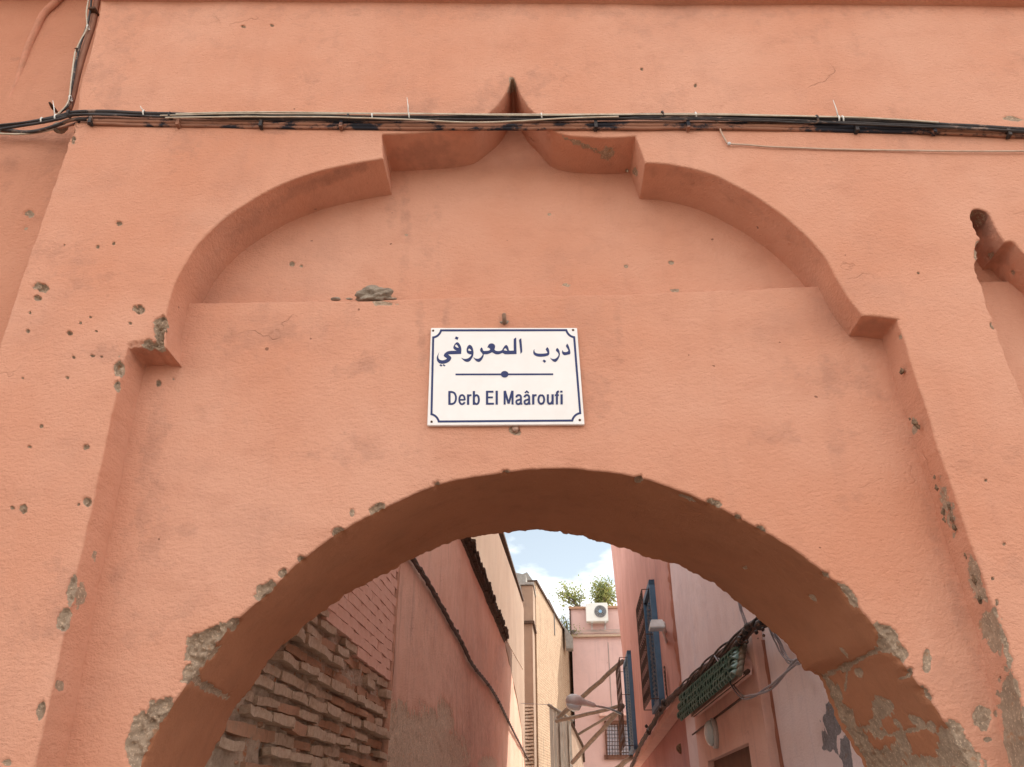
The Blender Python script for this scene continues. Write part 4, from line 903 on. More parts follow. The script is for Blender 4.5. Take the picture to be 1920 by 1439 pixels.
def brick_mesh(name, L, D, H, seed, mat, rough=1.0):
    bm = bmesh.new(); bmesh.ops.create_cube(bm, size=1.0)
    bmesh.ops.subdivide_edges(bm, edges=[e for e in bm.edges if abs((e.verts[0].co - e.verts[1].co).x) > 0.5], cuts=4)
    bmesh.ops.subdivide_edges(bm, edges=[e for e in bm.edges if abs((e.verts[0].co - e.verts[1].co).z) > 0.5], cuts=1)
    for v in bm.verts: v.co = Vector((v.co.x * L, v.co.y * D, v.co.z * H))
    V = np.array([v.co[:] for v in bm.verts]); nz_ = np.stack([vnoise(V * 1.0 + seed * 5, 11, seed + k) for k in range(3)], 1)
    if rough > 0.9:
        tl, tr_ = 0.6 * abs(math.sin(seed * 1.7)), 0.6 * abs(math.cos(seed * 2.3))
        for v in bm.verts:
            e_ = max(0, abs(v.co.x) / L - 0.22) / 0.28 * (tr_ if v.co.x > 0 else tl)
            v.co.y = v.co.y * (1 - e_) + D * 0.5 * e_ * 0.9; v.co.z *= 1 - 0.45 * e_
    for v, n_ in zip(bm.verts, nz_): v.co += Vector((n_[0] * 0.014, n_[1] * 0.018, n_[2] * 0.009)) * rough
    me = bpy.data.meshes.new(name); bm.to_mesh(me); bm.free(); me.materials.append(mat); return me
BM = {k: [brick_mesh('brick', 0.285, 0.11, 0.040, q + 10 * kk, M[k], 1.25) for q in range(7)] for kk, k in enumerate(('brick_a', 'brick_b'))}
BM['brick_c'] = [brick_mesh('brick', 0.278, 0.10, 0.0585, q + 90, M['brick_c'], 0.45) for q in range(4)]
basis = Matrix((tuple(AX), tuple(RT), tuple(UP))).transposed().to_4x4()
for row in range(17, 80):
    z = row * 0.064
    s = 2.75 + (0.13 if row % 2 else 0.0) + random.uniform(-0.03, 0.03)
    while s < sE - 0.02:
        pc = project(S(s, OL, z))
        vis = 330 < pc[0] < 760 and 1010 < pc[1] < 1475
        if vis:
            # the arch hides what lies above its back edge
            yb_ = np.interp(pc[0], [q[0] for q in AB], [q[1] for q in AB])
            if pc[1] > yb_ - 26:
                coated = pc[1] < 1140 + (pc[0] - 600) * 1.17 + 16 * math.sin(s * 9)
                bare = (pc[0] < 480 and pc[1] > 1400)
                if coated:
                    Mx = Matrix.Translation(Vector(S(s, OL - 0.032 + random.uniform(0, 0.003), z))) @ basis @ Euler((0, random.uniform(-.015, .015), 0)).to_matrix().to_4x4()
                    inst('brick', random.choice(BM['brick_c']), Mx, bw)
                elif not bare and random.random() > 0.05:
                    prot = ((random.uniform(-0.002, 0.016) + 0.012 * math.sin(s * 2.3 + row)) if row % 2 else random.uniform(-0.034, -0.008))
                    kind = 'brick_a' if (row % 2 and random.random() > 0.2) or random.random() > 0.6 else 'brick_b'
                    Mx = Matrix.Translation(Vector(S(s, OL - 0.03 + prot, z))) @ basis @ Euler((random.uniform(-.06, .06), random.uniform(-.035, .035), random.uniform(-.05, .05))).to_matrix().to_4x4() @ Matrix.Diagonal((random.uniform(0.85, 1.08), 1, random.uniform(0.85, 1.25), 1))
                    inst('brick', random.choice(BM[kind]), Mx, bw)
        s += 0.262

rub = MB(); rr0 = random.Random(5)
for k in range(520):
    s_ = rr0.uniform(2.9, sE - 0.03); z_ = rr0.uniform(1.65, 3.1); pc = project(S(s_, OL, z_))
    if pc[1] < 1140 + (pc[0] - 600) * 1.17 + 20 or not (330 < pc[0] < 760): continue
    V, F = lump(S(s_, OL - 0.03 + rr0.uniform(-0.012, 0.01), z_), rr0.uniform(0.008, 0.028), 500 + k, 1, 0.5, (1.0, rr0.uniform(0.8, 2.2), rr0.uniform(0.5, 0.9)))
    rub.add(V, F)
o = rub.build('rubble', M['brick_b'], bw, False); o['kind'] = 'stuff'
# --- long plastered wall
lw_ = thing('plastered_wall', S(14, OL, 0), 'long faded salmon plaster wall with dark drip course on the left', 'wall')
oL2 = OL + 0.035
zc1 = L_(905, 1100, oL2)[1]
s_end = L_(984, 1300, oL2)[0] - 0.2
topz = [L_(935, 1003, oL2), L_(982, 1140, oL2)]
wp = [(sE, 0.0), (s_end, 0.0), (s_end, topz[1][1] - 0.05), (topz[1][0] - 0.8, topz[1][1]), (topz[0][0], topz[0][1]), (sE, topz[0][1] - 0.4)]
wp2 = np.vstack([resample(np.array([wp[i], wp[(i + 1) % len(wp)]]), 0.25)[:-1] for i in range(len(wp))])
lb = [(760, 1420, 60, 60, 0, 0.012, 1.1, 0), (800, 1380, 44, 52, 10, 0.012, 1.1, 0), (745, 1360, 30, 40, 0, 0.012, 1.1, 0), (835, 1345, 14, 34, -15, 0.012, 1.1, 0), (840, 1420, 40, 50, -10, 0.012, 1.1, 0), (730, 1400, 20, 60, 0, 0.012, 1.1, 0), (915, 1432, 18, 14, 0, 0.006, 1.0, 0),
      (800, 1200, 40, 90, 5, 0, 0, 0.3), (870, 1250, 50, 90, 15, 0, 0, 0.35), (900, 1350, 40, 80, 15, 0, 0, 0.4), (760, 1130, 30, 80, 5, 0, 0, 0.25), (940, 1230, 14, 60, 10, 0, 0, 0.5)]
sheet('wall_face', wp2, 0.035, 0.4, aw(oL2, 1), tuple(RT), M['left'], lw_, (sE + 0.05, 19.0, 1.7, 5.0), lb, 0, und=0.012, seed=71)
MB().prism([S(s, OL - 0.01, z) for s, z in wp], -RT * 0.4).build('wall_core', M['left'], lw_)
MB().box(S(sE + 0.001, oL2 - 0.022, 3.0), AX * 0.004, RT * 0.02, UP * 3.0).build('edge_strip', M['left'], lw_)
# bleached upper storey above the drip course
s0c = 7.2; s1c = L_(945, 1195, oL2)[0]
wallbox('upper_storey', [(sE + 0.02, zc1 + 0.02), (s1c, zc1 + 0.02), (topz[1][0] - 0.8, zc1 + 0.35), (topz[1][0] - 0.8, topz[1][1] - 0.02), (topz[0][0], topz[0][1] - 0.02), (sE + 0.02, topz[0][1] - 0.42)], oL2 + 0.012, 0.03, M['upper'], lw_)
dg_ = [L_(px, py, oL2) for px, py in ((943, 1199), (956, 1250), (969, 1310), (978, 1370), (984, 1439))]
wallbox('sunlit_tone_end', [(s1c, zc1 - 0.02)] + [(a, b) for a, b in dg_ if s1c < a < s_end - 0.1] + [(s_end - 0.05, dg_[-1][1]), (s_end - 0.05, topz[1][1] - 0.06), (topz[1][0] - 0.8, topz[1][1] - 0.06), (topz[1][0] - 0.8, zc1 + 0.33), (s1c, zc1 + 0.0)], oL2 + 0.009, 0.03, M['upper'], lw_)  # sunlit tone painted on the wall end, cut along the cast shadow's diagonal
# drip course: individual protruding bricks
cb = [brick_mesh('drip_brick', 0.24, 0.16, 0.052, 130 + q, M['cornice']) for q in range(4)]
s = s0c
while s < s1c:
    for lay, (dz, pr) in enumerate(((0.0, 0.045), (0.055, 0.075))):
        Mx = Matrix.Translation(Vector(S(s + 0.12 * lay, oL2 + pr - 0.05 + random.uniform(-.012, .012), zc1 - 0.02 + dz + random.uniform(-.006, .006)))) @ basis
        inst('drip_brick', random.choice(cb), Mx, lw_)
    s += 0.25
MB().prism([S(s1c - 0.02, oL2 - 0.02, zc1 - 0.10), S(s1c - 0.02, oL2 + 0.02, zc1 - 0.07), S(s1c - 0.02, oL2 + 0.02, zc1 - 0.03), S(s1c - 0.02, oL2 - 0.02, zc1 - 0.03)], -AX * (s1c - s0c)).build('drip_bed', M['cornice'], lw_)
# dark coping line along the wall top
MB().prism([S(topz[0][0] - 4, oL2 + 0.05, topz[0][1] - 0.02), S(topz[0][0] - 4, oL2 + 0.05, topz[0][1] + 0.04), S(topz[0][0] - 4, oL2 - 0.4, topz[0][1] + 0.05), S(topz[0][0] - 4, oL2 - 0.4, topz[0][1] - 0.02)],
           S(topz[1][0] - 0.8, 0, topz[1][1]) - S(topz[0][0] - 4, 0, topz[0][1])).build('wall_coping', M['cornice'], lw_)
# grey parapet blocks beyond
gp = thing('grey_parapet', S(22.5, OL - 0.9, 0), 'grey rendered parapet showing above the left alley walls', 'parapet')
q0 = facing(958, 1072, 23.2); q1 = facing(986, 1078, 23.2); q2 = facing(986, 1150, 23.2); q3 = facing(958, 1150, 23.2)
MB().prism([q0, q1, q2, q3], AX * 1.2).build('block', M['grey'], gp)
q = [facing(968, 1082, 24.6), facing(988, 1073, 24.6), facing(1003, 1094, 24.6), facing(1003, 1150, 24.6), facing(968, 1150, 24.6)]
MB().prism(q, AX * 3.5).build('block', M['grey'], gp)
q = [facing(1020, 1122, 27.5), facing(1030, 1124, 27.5), facing(1040, 1145, 27.5), facing(1041, 1190, 27.5), facing(1020, 1190, 27.5)]
MB().prism(q, AX * 1.0).build('block', M['grey'], gp)
q = [facing(1058, 1176, 29.5), facing(1063, 1180, 29.5), facing(1074, 1196, 29.5), facing(1075, 1216, 29.5), facing(1062, 1216, 29.5)]
MB().prism(q, AX * 0.6).build('block', M['grey'], gp)
# pier
pr_ = thing('brick_pier', S(22.6, -1.1, 0), 'ochre plastered pier projecting from the left alley wall', 'pier')
sp = 22.6
offl = lambda px, s: (px - 1085) / 1700 * s
zt = facing(990, 1098, sp)[2]; zm = facing(990, 1168, sp)[2]
o1, o2 = offl(984, sp), offl(1004, sp)
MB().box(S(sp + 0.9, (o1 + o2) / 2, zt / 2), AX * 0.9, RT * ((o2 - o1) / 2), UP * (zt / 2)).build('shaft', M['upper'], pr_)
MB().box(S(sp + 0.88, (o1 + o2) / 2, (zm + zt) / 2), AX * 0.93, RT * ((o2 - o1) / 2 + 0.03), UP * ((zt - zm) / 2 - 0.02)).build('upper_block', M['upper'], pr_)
MB().box(S(sp + 0.86, (o1 + o2) / 2, zm + 0.0), AX * 0.96, RT * ((o2 - o1) / 2 + 0.06), UP * 0.035).build('band', M['cornice'], pr_)
MB().box(S(sp + 0.86, (o1 + o2) / 2, zt + 0.03), AX * 0.98, RT * ((o2 - o1) / 2 + 0.06), UP * 0.035).build('cap', M['grey'], pr_)
rb_ = facing(988, 1325, sp)[2]
bmm = brick_mesh('brick', 0.24, 0.16, 0.05, 300, M['brick_a'])
for k in range(int((rb_) / 0.085)):
    z = rb_ - k * 0.085
    if z < 1.6: break
    Mx = Matrix.Translation(Vector(S(sp - 0.03, (o1 + o2) / 2 + random.uniform(-.02, .02), z))) @ Matrix((tuple(RT), tuple(AX), tuple(UP))).transposed().to_4x4() @ Euler((0, random.uniform(-.1, .1), 0)).to_matrix().to_4x4()
    inst('brick', bmm, Mx, pr_)
# sunlit brick wall past the pier
fw = thing('sunlit_brick_wall', S(27, -0.6, 0), 'sunlit ochre brick wall beyond the pier', 'wall')
pa = S(24.0, offl(1013, 24.0), 0); pb_ = S(31.0, offl(1077, 31.0), 0)
dirw = (pb_ - pa) / np.linalg.norm(pb_ - pa); nw_ = np.array([dirw[1], -dirw[0], 0])
def F_(px, py):
    P = onplane(px, py, pa, nw_); return P
def far_brick():
    mt, nt, b = nodes_of('sunlit_brickwork'); g = G(nt)
    br = g.n('ShaderNodeTexBrick'); br.inputs['Scale'].default_value = 1.0
    br.inputs['Brick Width'].default_value = 0.25; br.inputs['Row Height'].default_value = 0.07; br.inputs['Mortar Size'].default_value = 0.010
    br.inputs['Color1'].default_value = (0.45, 0.305, 0.19, 1); br.inputs['Color2'].default_value = (0.385, 0.24, 0.145, 1); br.inputs['Mortar'].default_value = (0.34, 0.23, 0.14, 1)
    t = g.n('ShaderNodeTexCoord'); sx = g.n('ShaderNodeSeparateXYZ'); g.l(t.outputs['Object'], sx.inputs[0])
    cx = g.n('ShaderNodeCombineXYZ'); g.l(g.math('ADD', sx.outputs[0], sx.outputs[1]), cx.inputs[0]); g.l(sx.outputs[2], cx.inputs[1])
    g.l(cx.outputs[0], br.inputs['Vector'])
    co = g.coord()
    c = g.mix(g.ramp(g.noise(co, 1.6, 6, 0.7), 0.45, 0.7), br.outputs['Color'], (0.44, 0.305, 0.195))
    c = g.mix(g.ramp(g.noise(g.coord((3, 3, 0.35)), 2.2, 5, 0.7), 0.60, 0.66), c, (0.13, 0.085, 0.055))
    g.l(c, b.inputs['Base Color']); b.inputs['Roughness'].default_value = 0.95
    hh = g.math('ADD', g.math('MULTIPLY', br.outputs['Fac'], -1.0), g.noise(co, 12, 6, 0.7))
    g.l(g.bump(hh, 0.8, 0.03), b.inputs['Normal'])
    return mt
M['farbrick'] = far_brick()
tp = [F_(1004, 1092), F_(1038, 1150), F_(1062, 1190), F_(1077, 1218)]
z0 = lambda P: np.array([P[0], P[1], 0.0])
poly3 = [z0(tp[0])] + tp[:] + [z0(tp[-1])]
MB().prism(poly3, -nw_ * 0.35).build('face', M['farbrick'], fw)
mb = MB()
mb.prism([tp[0] + nw_ * 0.05, tp[-1] + nw_ * 0.05, tp[-1] + nw_ * 0.05 + UP * 0.07, tp[0] + nw_ * 0.05 + UP * 0.07], -nw_ * 0.4).build('wall_coping', M['cornice'], fw)
# plank hoarding
ph = thing('plank_hoarding', S(20.5, -0.6, 0), 'grey weathered plank hoarding below the sunlit brick wall', 'hoarding')
ppx = [(1030, 1326), (1037, 1330), (1043, 1333), (1049, 1340), (1055, 1347), (1061, 1350), (1066, 1352), (1071, 1356)]
for k in range(len(ppx) - 1):
    sA, sB = 21.4 + 0.1 * k, 21.4 + 0.1 * (k + 1)
    A0 = facing(ppx[k][0], ppx[k][1], sA); B0 = facing(ppx[k + 1][0] - 0.5, ppx[k + 1][1] if k % 2 else ppx[k][1] + 2, sB)
    A1 = z0(A0); B1 = z0(B0)
    dz = AX * (0.03 * (k % 3))
    MB().prism([A0 + dz, B0 + dz, B1 + dz, A1 + dz], AX * 0.05).build('plank', M['plank'], ph)
A0 = facing(1028, 1322, 21.35); B0 = facing(1074, 1352, 22.1)
MB().tube([A0, (A0 + B0) / 2 + UP * 0.01, B0], 0.035, 7).build('top_rail', M['timber'], ph, True)
# low ochre wall stub past the hoarding
st = thing('low_wall', S(22.5, -0.3, 0), 'low ochre wall stub with dark coping beside the planks', 'wall')
q = [facing(1071, 1358, 22.6), facing(1078, 1372, 22.9), facing(1092, 1400, 23.6), facing(1094, 1430, 23.8)]
MB().prism([z0(q[0])] + q + [z0(q[-1])], AX * 0.3).build('face', M['upper'], st)
mb = MB().tube([v + UP * 0.02 for v in q], 0.05, 6); mb.build('wall_coping', M['cornice'], st, True)

# --- cable clipped along the plastered wall
cl_ = thing('clipped_cable', S(10, oL2, 3), 'twisted brown cable clipped in a sagging line along the left alley wall', 'cable')
cp = [(760, 1028), (775, 1050), (800, 1088), (818, 1120), (835, 1150), (850, 1178), (866, 1205), (880, 1236), (893, 1256), (908, 1274), (920, 1290), (935, 1315), (950, 1346), (965, 1376), (980, 1405), (992, 1428), (1001, 1445)]
CP = np.array([onplane(px, py, CAM + RT * (oL2 + 0.03), RT) for px, py in cp])
CP = resample(catmull(CP), 0.05)
for k in range(3):
    ph_ = k * 2.094; tw_ = np.arange(len(CP)) * 0.35 + ph_
    Q = CP + np.outer(np.cos(tw_), RT) * 0.012 + np.outer(np.sin(tw_), UP) * 0.012
    MB().tube(Q, 0.012, 6).build('strand', M['bundle'], cl_, True)
for px, py in ((788, 1069), (803, 1094), (817, 1117), (833, 1145), (847, 1172), (857, 1185), (866, 1206), (875, 1224), (893, 1257), (915, 1284), (935, 1317), (953, 1353), (971, 1388)):
    c = onplane(px, py, CAM + RT * (oL2 + 0.03), RT)
    MB().box(c, AX * 0.022, RT * 0.018, UP * 0.019).build('clip', M['iron'], cl_)

# ================================================================== END HOUSE
SE = 31.0
eh = thing('end_house', facing(1120, 1439, SE) * (1, 1, 0), 'pale pink house closing the end of the alley', 'house')
def E_(px, py, d=0.0): return facing(px, py, SE - d)
zl = E_(1110, 1195)[2]; zt_ = E_(1110, 1140)[2]
xl = E_(1076, 1300); xr = E_(1260, 1300)
MB().prism([z0(xl), np.array([xl[0], xl[1], zl]), np.array([xr[0], xr[1], zl]), z0(xr)], AX * 4).build('wall', M['endpink'], eh)
xl2 = E_(1068, 1170)
MB().prism([np.array([xl2[0], xl2[1], zl + 0.02]), np.array([xl2[0], xl2[1], zt_]), np.array([xr[0], xr[1], zt_]), np.array([xr[0], xr[1], zl + 0.02])] , AX * 3.6).build('parapet', M['endpink'], eh)
mb = MB().box((E_(1070, 1193, 0.07) + E_(1230, 1191, 0.07)) / 2 + AX * 0.05, (E_(1230, 1191) - E_(1070, 1193)) / 2 * (1, 1, 0), AX * 0.14, UP * 0.04); mb.build('ledge', M['brick_a'], eh)
mb = MB().box((E_(1066, 1139, 0.05) + E_(1230, 1139, 0.05)) / 2 + AX * 0.05, (E_(1230, 1139) - E_(1066, 1139)) / 2 * (1, 1, 0), AX * 0.12, UP * 0.04); mb.build('parapet_cap', M['brick_b'], eh)
mb = MB().box((E_(1072, 1184, 0.01) + E_(1230, 1184, 0.01)) / 2, (E_(1230, 1184) - E_(1072, 1184)) / 2 * (1, 1, 0), AX * 0.02, UP * 0.07); mb.build('stained_band', rough_mat('stained_pink', (0.56, 0.38, 0.32), (0.36, 0.30, 0.27), 2.5, 0.01, 0.9, (0.16, 0.13, 0.12), (1, 1, 3)), eh)
mb = MB().box((E_(1068, 1140) + E_(1071, 1190)) / 2 - AX * 0.02, RT * 0.025, AX * 0.03, UP * ((E_(1068, 1142)[2] - E_(1071, 1192)[2]) / 2)); mb.build('corner_pipe', M['iron'], eh)
# window
wx0, wy0, wx1, wy1 = 1133, 1352, 1192, 1424
fr_m = MB()
cW = lambda px, py, d=0.0: E_(px, py, d)
win = MB().prism([cW(wx0 + 6, wy0 + 6, 0.02), cW(wx1 - 5, wy0 + 6, 0.02), cW(wx1 - 5, wy1 - 8, 0.02), cW(wx0 + 6, wy1 - 8, 0.02)], AX * 0.015).build('window', M['glass'], eh)
wf = MB()
for q in (((wx0, wy0), (wx0 + 7, wy1)), ((wx1 - 6, wy0), (wx1, wy1)), ((wx0, wy0), (wx1, wy0 + 7)), ((wx0, wy1 - 8), (wx1, wy1))):
    a_, b_ = cW(q[0][0], q[0][1], 0.06), cW(q[1][0], q[1][1], 0.06)
    c_ = (a_ + b_) / 2; hx = abs(np.dot(b_ - a_, RT)) / 2; hz = abs(b_[2] - a_[2]) / 2
    wf.box(c_, RT * hx, AX * 0.05, UP * hz)
a_, b_ = cW(1160, wy0, 0.05), cW(1164, wy1, 0.05)
wf.box((a_ + b_) / 2, RT * 0.04, AX * 0.035, UP * abs(b_[2] - a_[2]) / 2)
ROOT['x'] = 0
o = wf.build('window_frame', M['winbrown'], win)
for k in range(9):
    px = wx0 + 9 + k * 5.2
    MB().tube([cW(px, wy0 + 5, 0.12), cW(px + 1, wy1 - 6, 0.12)], 0.011, 5).build('bar', M['iron'], win)
for k in range(8):
    py = wy0 + 11 + k * 7
    MB().tube([cW(wx0 + 4, py, 0.135), cW(wx1 - 3, py, 0.135)], 0.010, 5).build('bar', M['iron'], win)
MB().box((cW(1124, 1342, 0.15) + cW(1195, 1338, 0.15)) / 2, RT * 0.68, AX * 0.16, UP * 0.05).build('window_hood', M['surround'], eh)
MB().tube([cW(1140, 1205, 0.02), cW(1147, 1330, 0.02)], 0.012, 5).build('wire', M['grey'], eh)
# air conditioner
ac = thing('air_conditioner', E_(1120, 1168, 0.3), 'white outdoor air conditioner unit on the end house parapet', 'air conditioner')
sA = SE - 0.55
c0, c1 = facing(1098, 1131, sA), facing(1141, 1165, sA)
mid = (c0 + c1) / 2; hw = abs(np.dot(c1 - c0, RT)) / 2; hh_ = abs(c1[2] - c0[2]) / 2
tilt = UP + RT * 0.03
cs = MB().box(mid + AX * 0.2, RT * hw, AX * 0.2, UP * hh_).build('case', M['acwhite'], ac)
bm = bmesh.new(); bm.from_mesh(cs.data); bmesh.ops.bevel(bm, geom=bm.edges[:], offset=0.02, segments=2, affect='EDGES'); bm.to_mesh(cs.data); bm.free()
fcn = facing(1125.5, 1147, sA)
MB().tube([fcn + AX * 0.03, fcn - AX * 0.012], hh_ * 0.66, 28).build('fan_grille', M['acdark'], ac)
for rr in (0.2, 0.33, 0.46, 0.58, 0.66):
    MB().tube([fcn - AX * 0.025 + hh_ * rr * (math.cos(t) * RT + math.sin(t) * UP) for t in np.linspace(0, 6.2832, 25)], 0.006, 5).build('grille_ring', M['lampgrey'], ac)
MB().tube([fcn - AX * 0.02, fcn - AX * 0.05], hh_ * 0.17, 16).build('badge', M['acblue'], ac)
for px in (1110, 1135):
    a_ = facing(px, 1166, sA + 0.05)
    mb = MB().box(a_ + AX * 0.25 - UP * 0.02, RT * 0.025, AX * 0.27, UP * 0.02); mb.box(a_ + AX * 0.50 - UP * 0.12, RT * 0.025, AX * 0.02, UP * 0.12); mb.build('bracket', M['lampgrey'], ac)

# rooftop plants
def shrub(name, c, rx, rz, n, leaf, label, lean, seed):
    rr = random.Random(seed); t = thing(name, c, label, 'shrub')
    tips = []; mb = MB()
    for k in range(16):
        an = rr.uniform(0, 6.283); el = rr.uniform(0.5, 1.45); L = rr.uniform(0.55, 1.0)
        tip = np.asarray(c) + np.array([math.cos(an) * math.cos(el) * rx * L * 1.5 + lean * rz * L, math.sin(an) * math.cos(el) * rx * L, math.sin(el) * rz * L])
        midp = (np.asarray(c) + tip) / 2 + np.array([rr.uniform(-.1, .1), rr.uniform(-.1, .1), rr.uniform(0, .12)])
        pts = catmull(np.array([c, midp, tip])); mb.tube(pts[::4], np.linspace(0.022, 0.006, len(pts[::4])), 5); tips.append(pts)
    mb.build('stems', M['timber'], t)
    V = []; F = []
    for k in range(n):
        p_ = tips[rr.randrange(len(tips))]; b_ = p_[int(len(p_) * rr.uniform(0.35, 1.0)) - 1]
        o_ = b_ + np.array([rr.gauss(0, .15), rr.gauss(0, .15), rr.gauss(0.02, .14)])
        d_ = np.array([rr.gauss(0, 1), rr.gauss(0, 1), rr.gauss(0.3, 1)]); d_ /= np.linalg.norm(d_)
        w_ = np.cross(d_, [rr.gauss(0, 1), rr.gauss(0, 1), rr.gauss(0, 1)]); w_ /= np.linalg.norm(w_) + 1e-9
        l_ = leaf * rr.uniform(0.6, 1.3); i0 = len(V)
        V += [o_, o_ + d_ * l_ * 0.5 + w_ * l_ * 0.2, o_ + d_ * l_, o_ + d_ * l_ * 0.5 - w_ * l_ * 0.2]; F.append((i0, i0 + 1, i0 + 2, i0 + 3))
    o = mk('leaves', V, F, M['leaf'], t); o['kind'] = 'stuff'
    return t
cR = facing(1135, 1142, 32.0)
shrub('bushy_shrub', facing(1130, 1142, 32.0), 0.62, 1.25, 3000, 0.11, 'dense green bush on the roof behind the air conditioner', 0.0, 1)
cR = facing(1088, 1142, 31.6)
shrub('straggly_shrub', cR, 0.72, 1.0, 900, 0.12, 'straggly sparse shrub leaning off the left end of the roof parapet', -0.55, 2)
cR = facing(1062, 1205, 31.3)
shrub('hanging_shrub', cR, 0.30, 1.35, 260, 0.10, 'thin leafy twigs rising beside the end house corner', 0.0, 3)
cR = facing(1075, 1188, 30.7)
shrub('wall_tuft', cR, 0.14, 0.16, 90, 0.07, 'small green tuft growing on the end house ledge', 0.0, 4)

# ================================================================== ALLEY, RIGHT SIDE
sSeam = R_p(1270, 1200)[0]
rn = thing('pink_wall', S(5, OR, 0), 'pink plastered house wall just inside the arch on the right', 'house')
wp = [(2.95, 0.0), (sSeam, 0.0), (sSeam, 6.8), (2.95, 6.8)]
wp2 = np.vstack([resample(np.array([wp[i], wp[(i + 1) % 4]]), 0.3)[:-1] for i in range(4)])
sheet('wall_face', wp2, 0.03, 0.35, aw(OR, 1), tuple(-RT), M['right_near'], rn, (3.0, sSeam - 0.03, 1.7, 4.6),
      [(1560, 1355, 18, 34, 0, 0.004, 1.15, 0), (1556, 1392, 14, 14, 0, 0.004, 1.1, 0), (1586, 1420, 12, 46, -10, 0.004, 1.15, 0), (1580, 1395, 8, 10, 0, 0.004, 1.0, 0), (1542, 1407, 4, 5, 0, 0.004, 1.0, 0.4), (1320, 1150, 60, 60, 0, 0, 0, 0.2), (1420, 1195, 20, 40, 0, 0, 0, 0.4), (1400, 1110, 30, 30, 0, 0, 0, 0.25)], 0, und=0.010, seed=81)
wallbox('wall_core', wp, OR + 0.03, 0.5, M['right_near'], rn)
# rough red ridge down the seam
mb = MB()
zz = np.linspace(2.6, 6.75, 140)
pts = [S(sSeam + 0.04 * vnoise(np.array([[0, 0, z]]), 2, 5)[0], OR + 0.0, z) for z in zz]
rad = [0.026 + 0.016 * float(vnoise(np.array([[1.0, 0, z]]), 9, 6)[0]) + 0.010 * float(vnoise(np.array([[1.0, 0, z]]), 26, 7)[0]) for z in zz]
mb.tube(pts, rad, 10).build('seam_ridge', M['ridge'], rn, True)
# rose building beyond
rf = thing('rose_house', S(13, OR, 0), 'tall rose plastered house with two caged blue windows on the right', 'house')
cT = R_p(1145, 1020); cB = R_p(1190, 1439)
sl = (cT[0] - cB[0]) / (cT[1] - cB[1])
top = 8.4
ledn, ledf = R_p(1290, 1292), R_p(1189, 1437)
zled = lambda s: ledn[1] + (ledf[1] - ledn[1]) * (s - ledn[0]) / (ledf[0] - ledn[0])
wallbox('wall', [(sSeam, zled(sSeam)), (cB[0], zled(cB[0])), (cT[0], cT[1]), (cT[0] + sl * (top - cT[1]) * 0.4, top), (sSeam, top)], OR, 4.0, M['right_far'], rf)
wallbox('lower_wall', [(sSeam, 0.0), (cB[0], 0.0), (cB[0], zled(cB[0]) - 0.01), (sSeam, zled(sSeam) - 0.01)], OR + 0.05, 3.9, M['maroon'], rf)
l0 = ledn[0] - 0.2; l1 = cB[0]
MB().prism([S(l0, OR + 0.04, zled(l0) - 0.10), S(l0, OR - 0.075, zled(l0) - 0.085), S(l0, OR - 0.085, zled(l0) - 0.02), S(l0, OR - 0.05, zled(l0)), S(l0, OR + 0.04, zled(l0) + 0.005)], S(l1, OR, zled(l1)) - S(l0, OR, zled(l0))).build('ledge', M['surround'], rf)
# rough knob on the maroon wall
V, F = lump(S(R_p(1268, 1404)[0], OR + 0.04, R_p(1268, 1404)[1]), 0.05, 31, 2, 0.6, (1, 1, 1)); mk('plaster_knob', V, F, M['mud'], rf, True)

# doorway: surround slab, pilaster, recess
dw = thing('doorway', S(6.3, OR, 0), 'coral plaster door surround under the green tiled canopy', 'doorway')
oD = OR - 0.05
sN = R_p(1396, 1215, oD)[0]; sF = R_p(1297, 1300, oD)[0]
dA = R_p(1405, 1392, oD)
recz = dA[1]; rs0, rs1 = dA[0] + 0.03, R_p(1330, 1437, oD)[0] - 0.05
zD = 3.05
wallbox('surround', [(sN, 0.0), (rs0, 0.0), (rs0, recz), (rs1 + 0.1, recz + 0.0), (rs1 + 0.1, 0.0), (sF, 0.0), (sF, R_p(1297, 1300, oD)[1]), (sN, R_p(1396, 1215, oD)[1])], oD, 0.12, M['surround'], dw)
wallbox('door', [(rs0, 0.0), (rs1 + 0.1, 0.0), (rs1 + 0.1, recz + 0.01), (rs0, recz + 0.01)], OR - 0.002, 0.02, M['doorbrown'], dw)
sP0 = R_p(1440, 1330, oD - 0.02)[0]
wallbox('pilaster', [(sN - 0.34, 0.0), (sN - 0.02, 0.0), (sN - 0.02, R_p(1400, 1190)[1]), (sN - 0.30, R_p(1412, 1185)[1])], oD - 0.012, 0.13, M['surround'], dw)
pts = [S(sN - 0.36 + 0.02 * vnoise(np.array([[0, 0, z]]), 3, 5)[0], OR - 0.01, z) for z in np.linspace(0.2, 2.5, 60)]
MB().tube(pts, [0.012 + 0.006 * float(vnoise(np.array([[0, 0, z]]), 14, 6)[0]) for z in np.linspace(0.2, 2.5, 60)], 7).build('edge_ridge', M['ridge'], dw, True)
a_, b_ = R_p(1300, 1378, oD), R_p(1397, 1306, oD)
MB().tube([S(a_[0], oD - 0.008, a_[1]), S(b_[0], oD - 0.008, b_[1])], 0.007, 6).build('surface_wire', M['bundle'], dw)

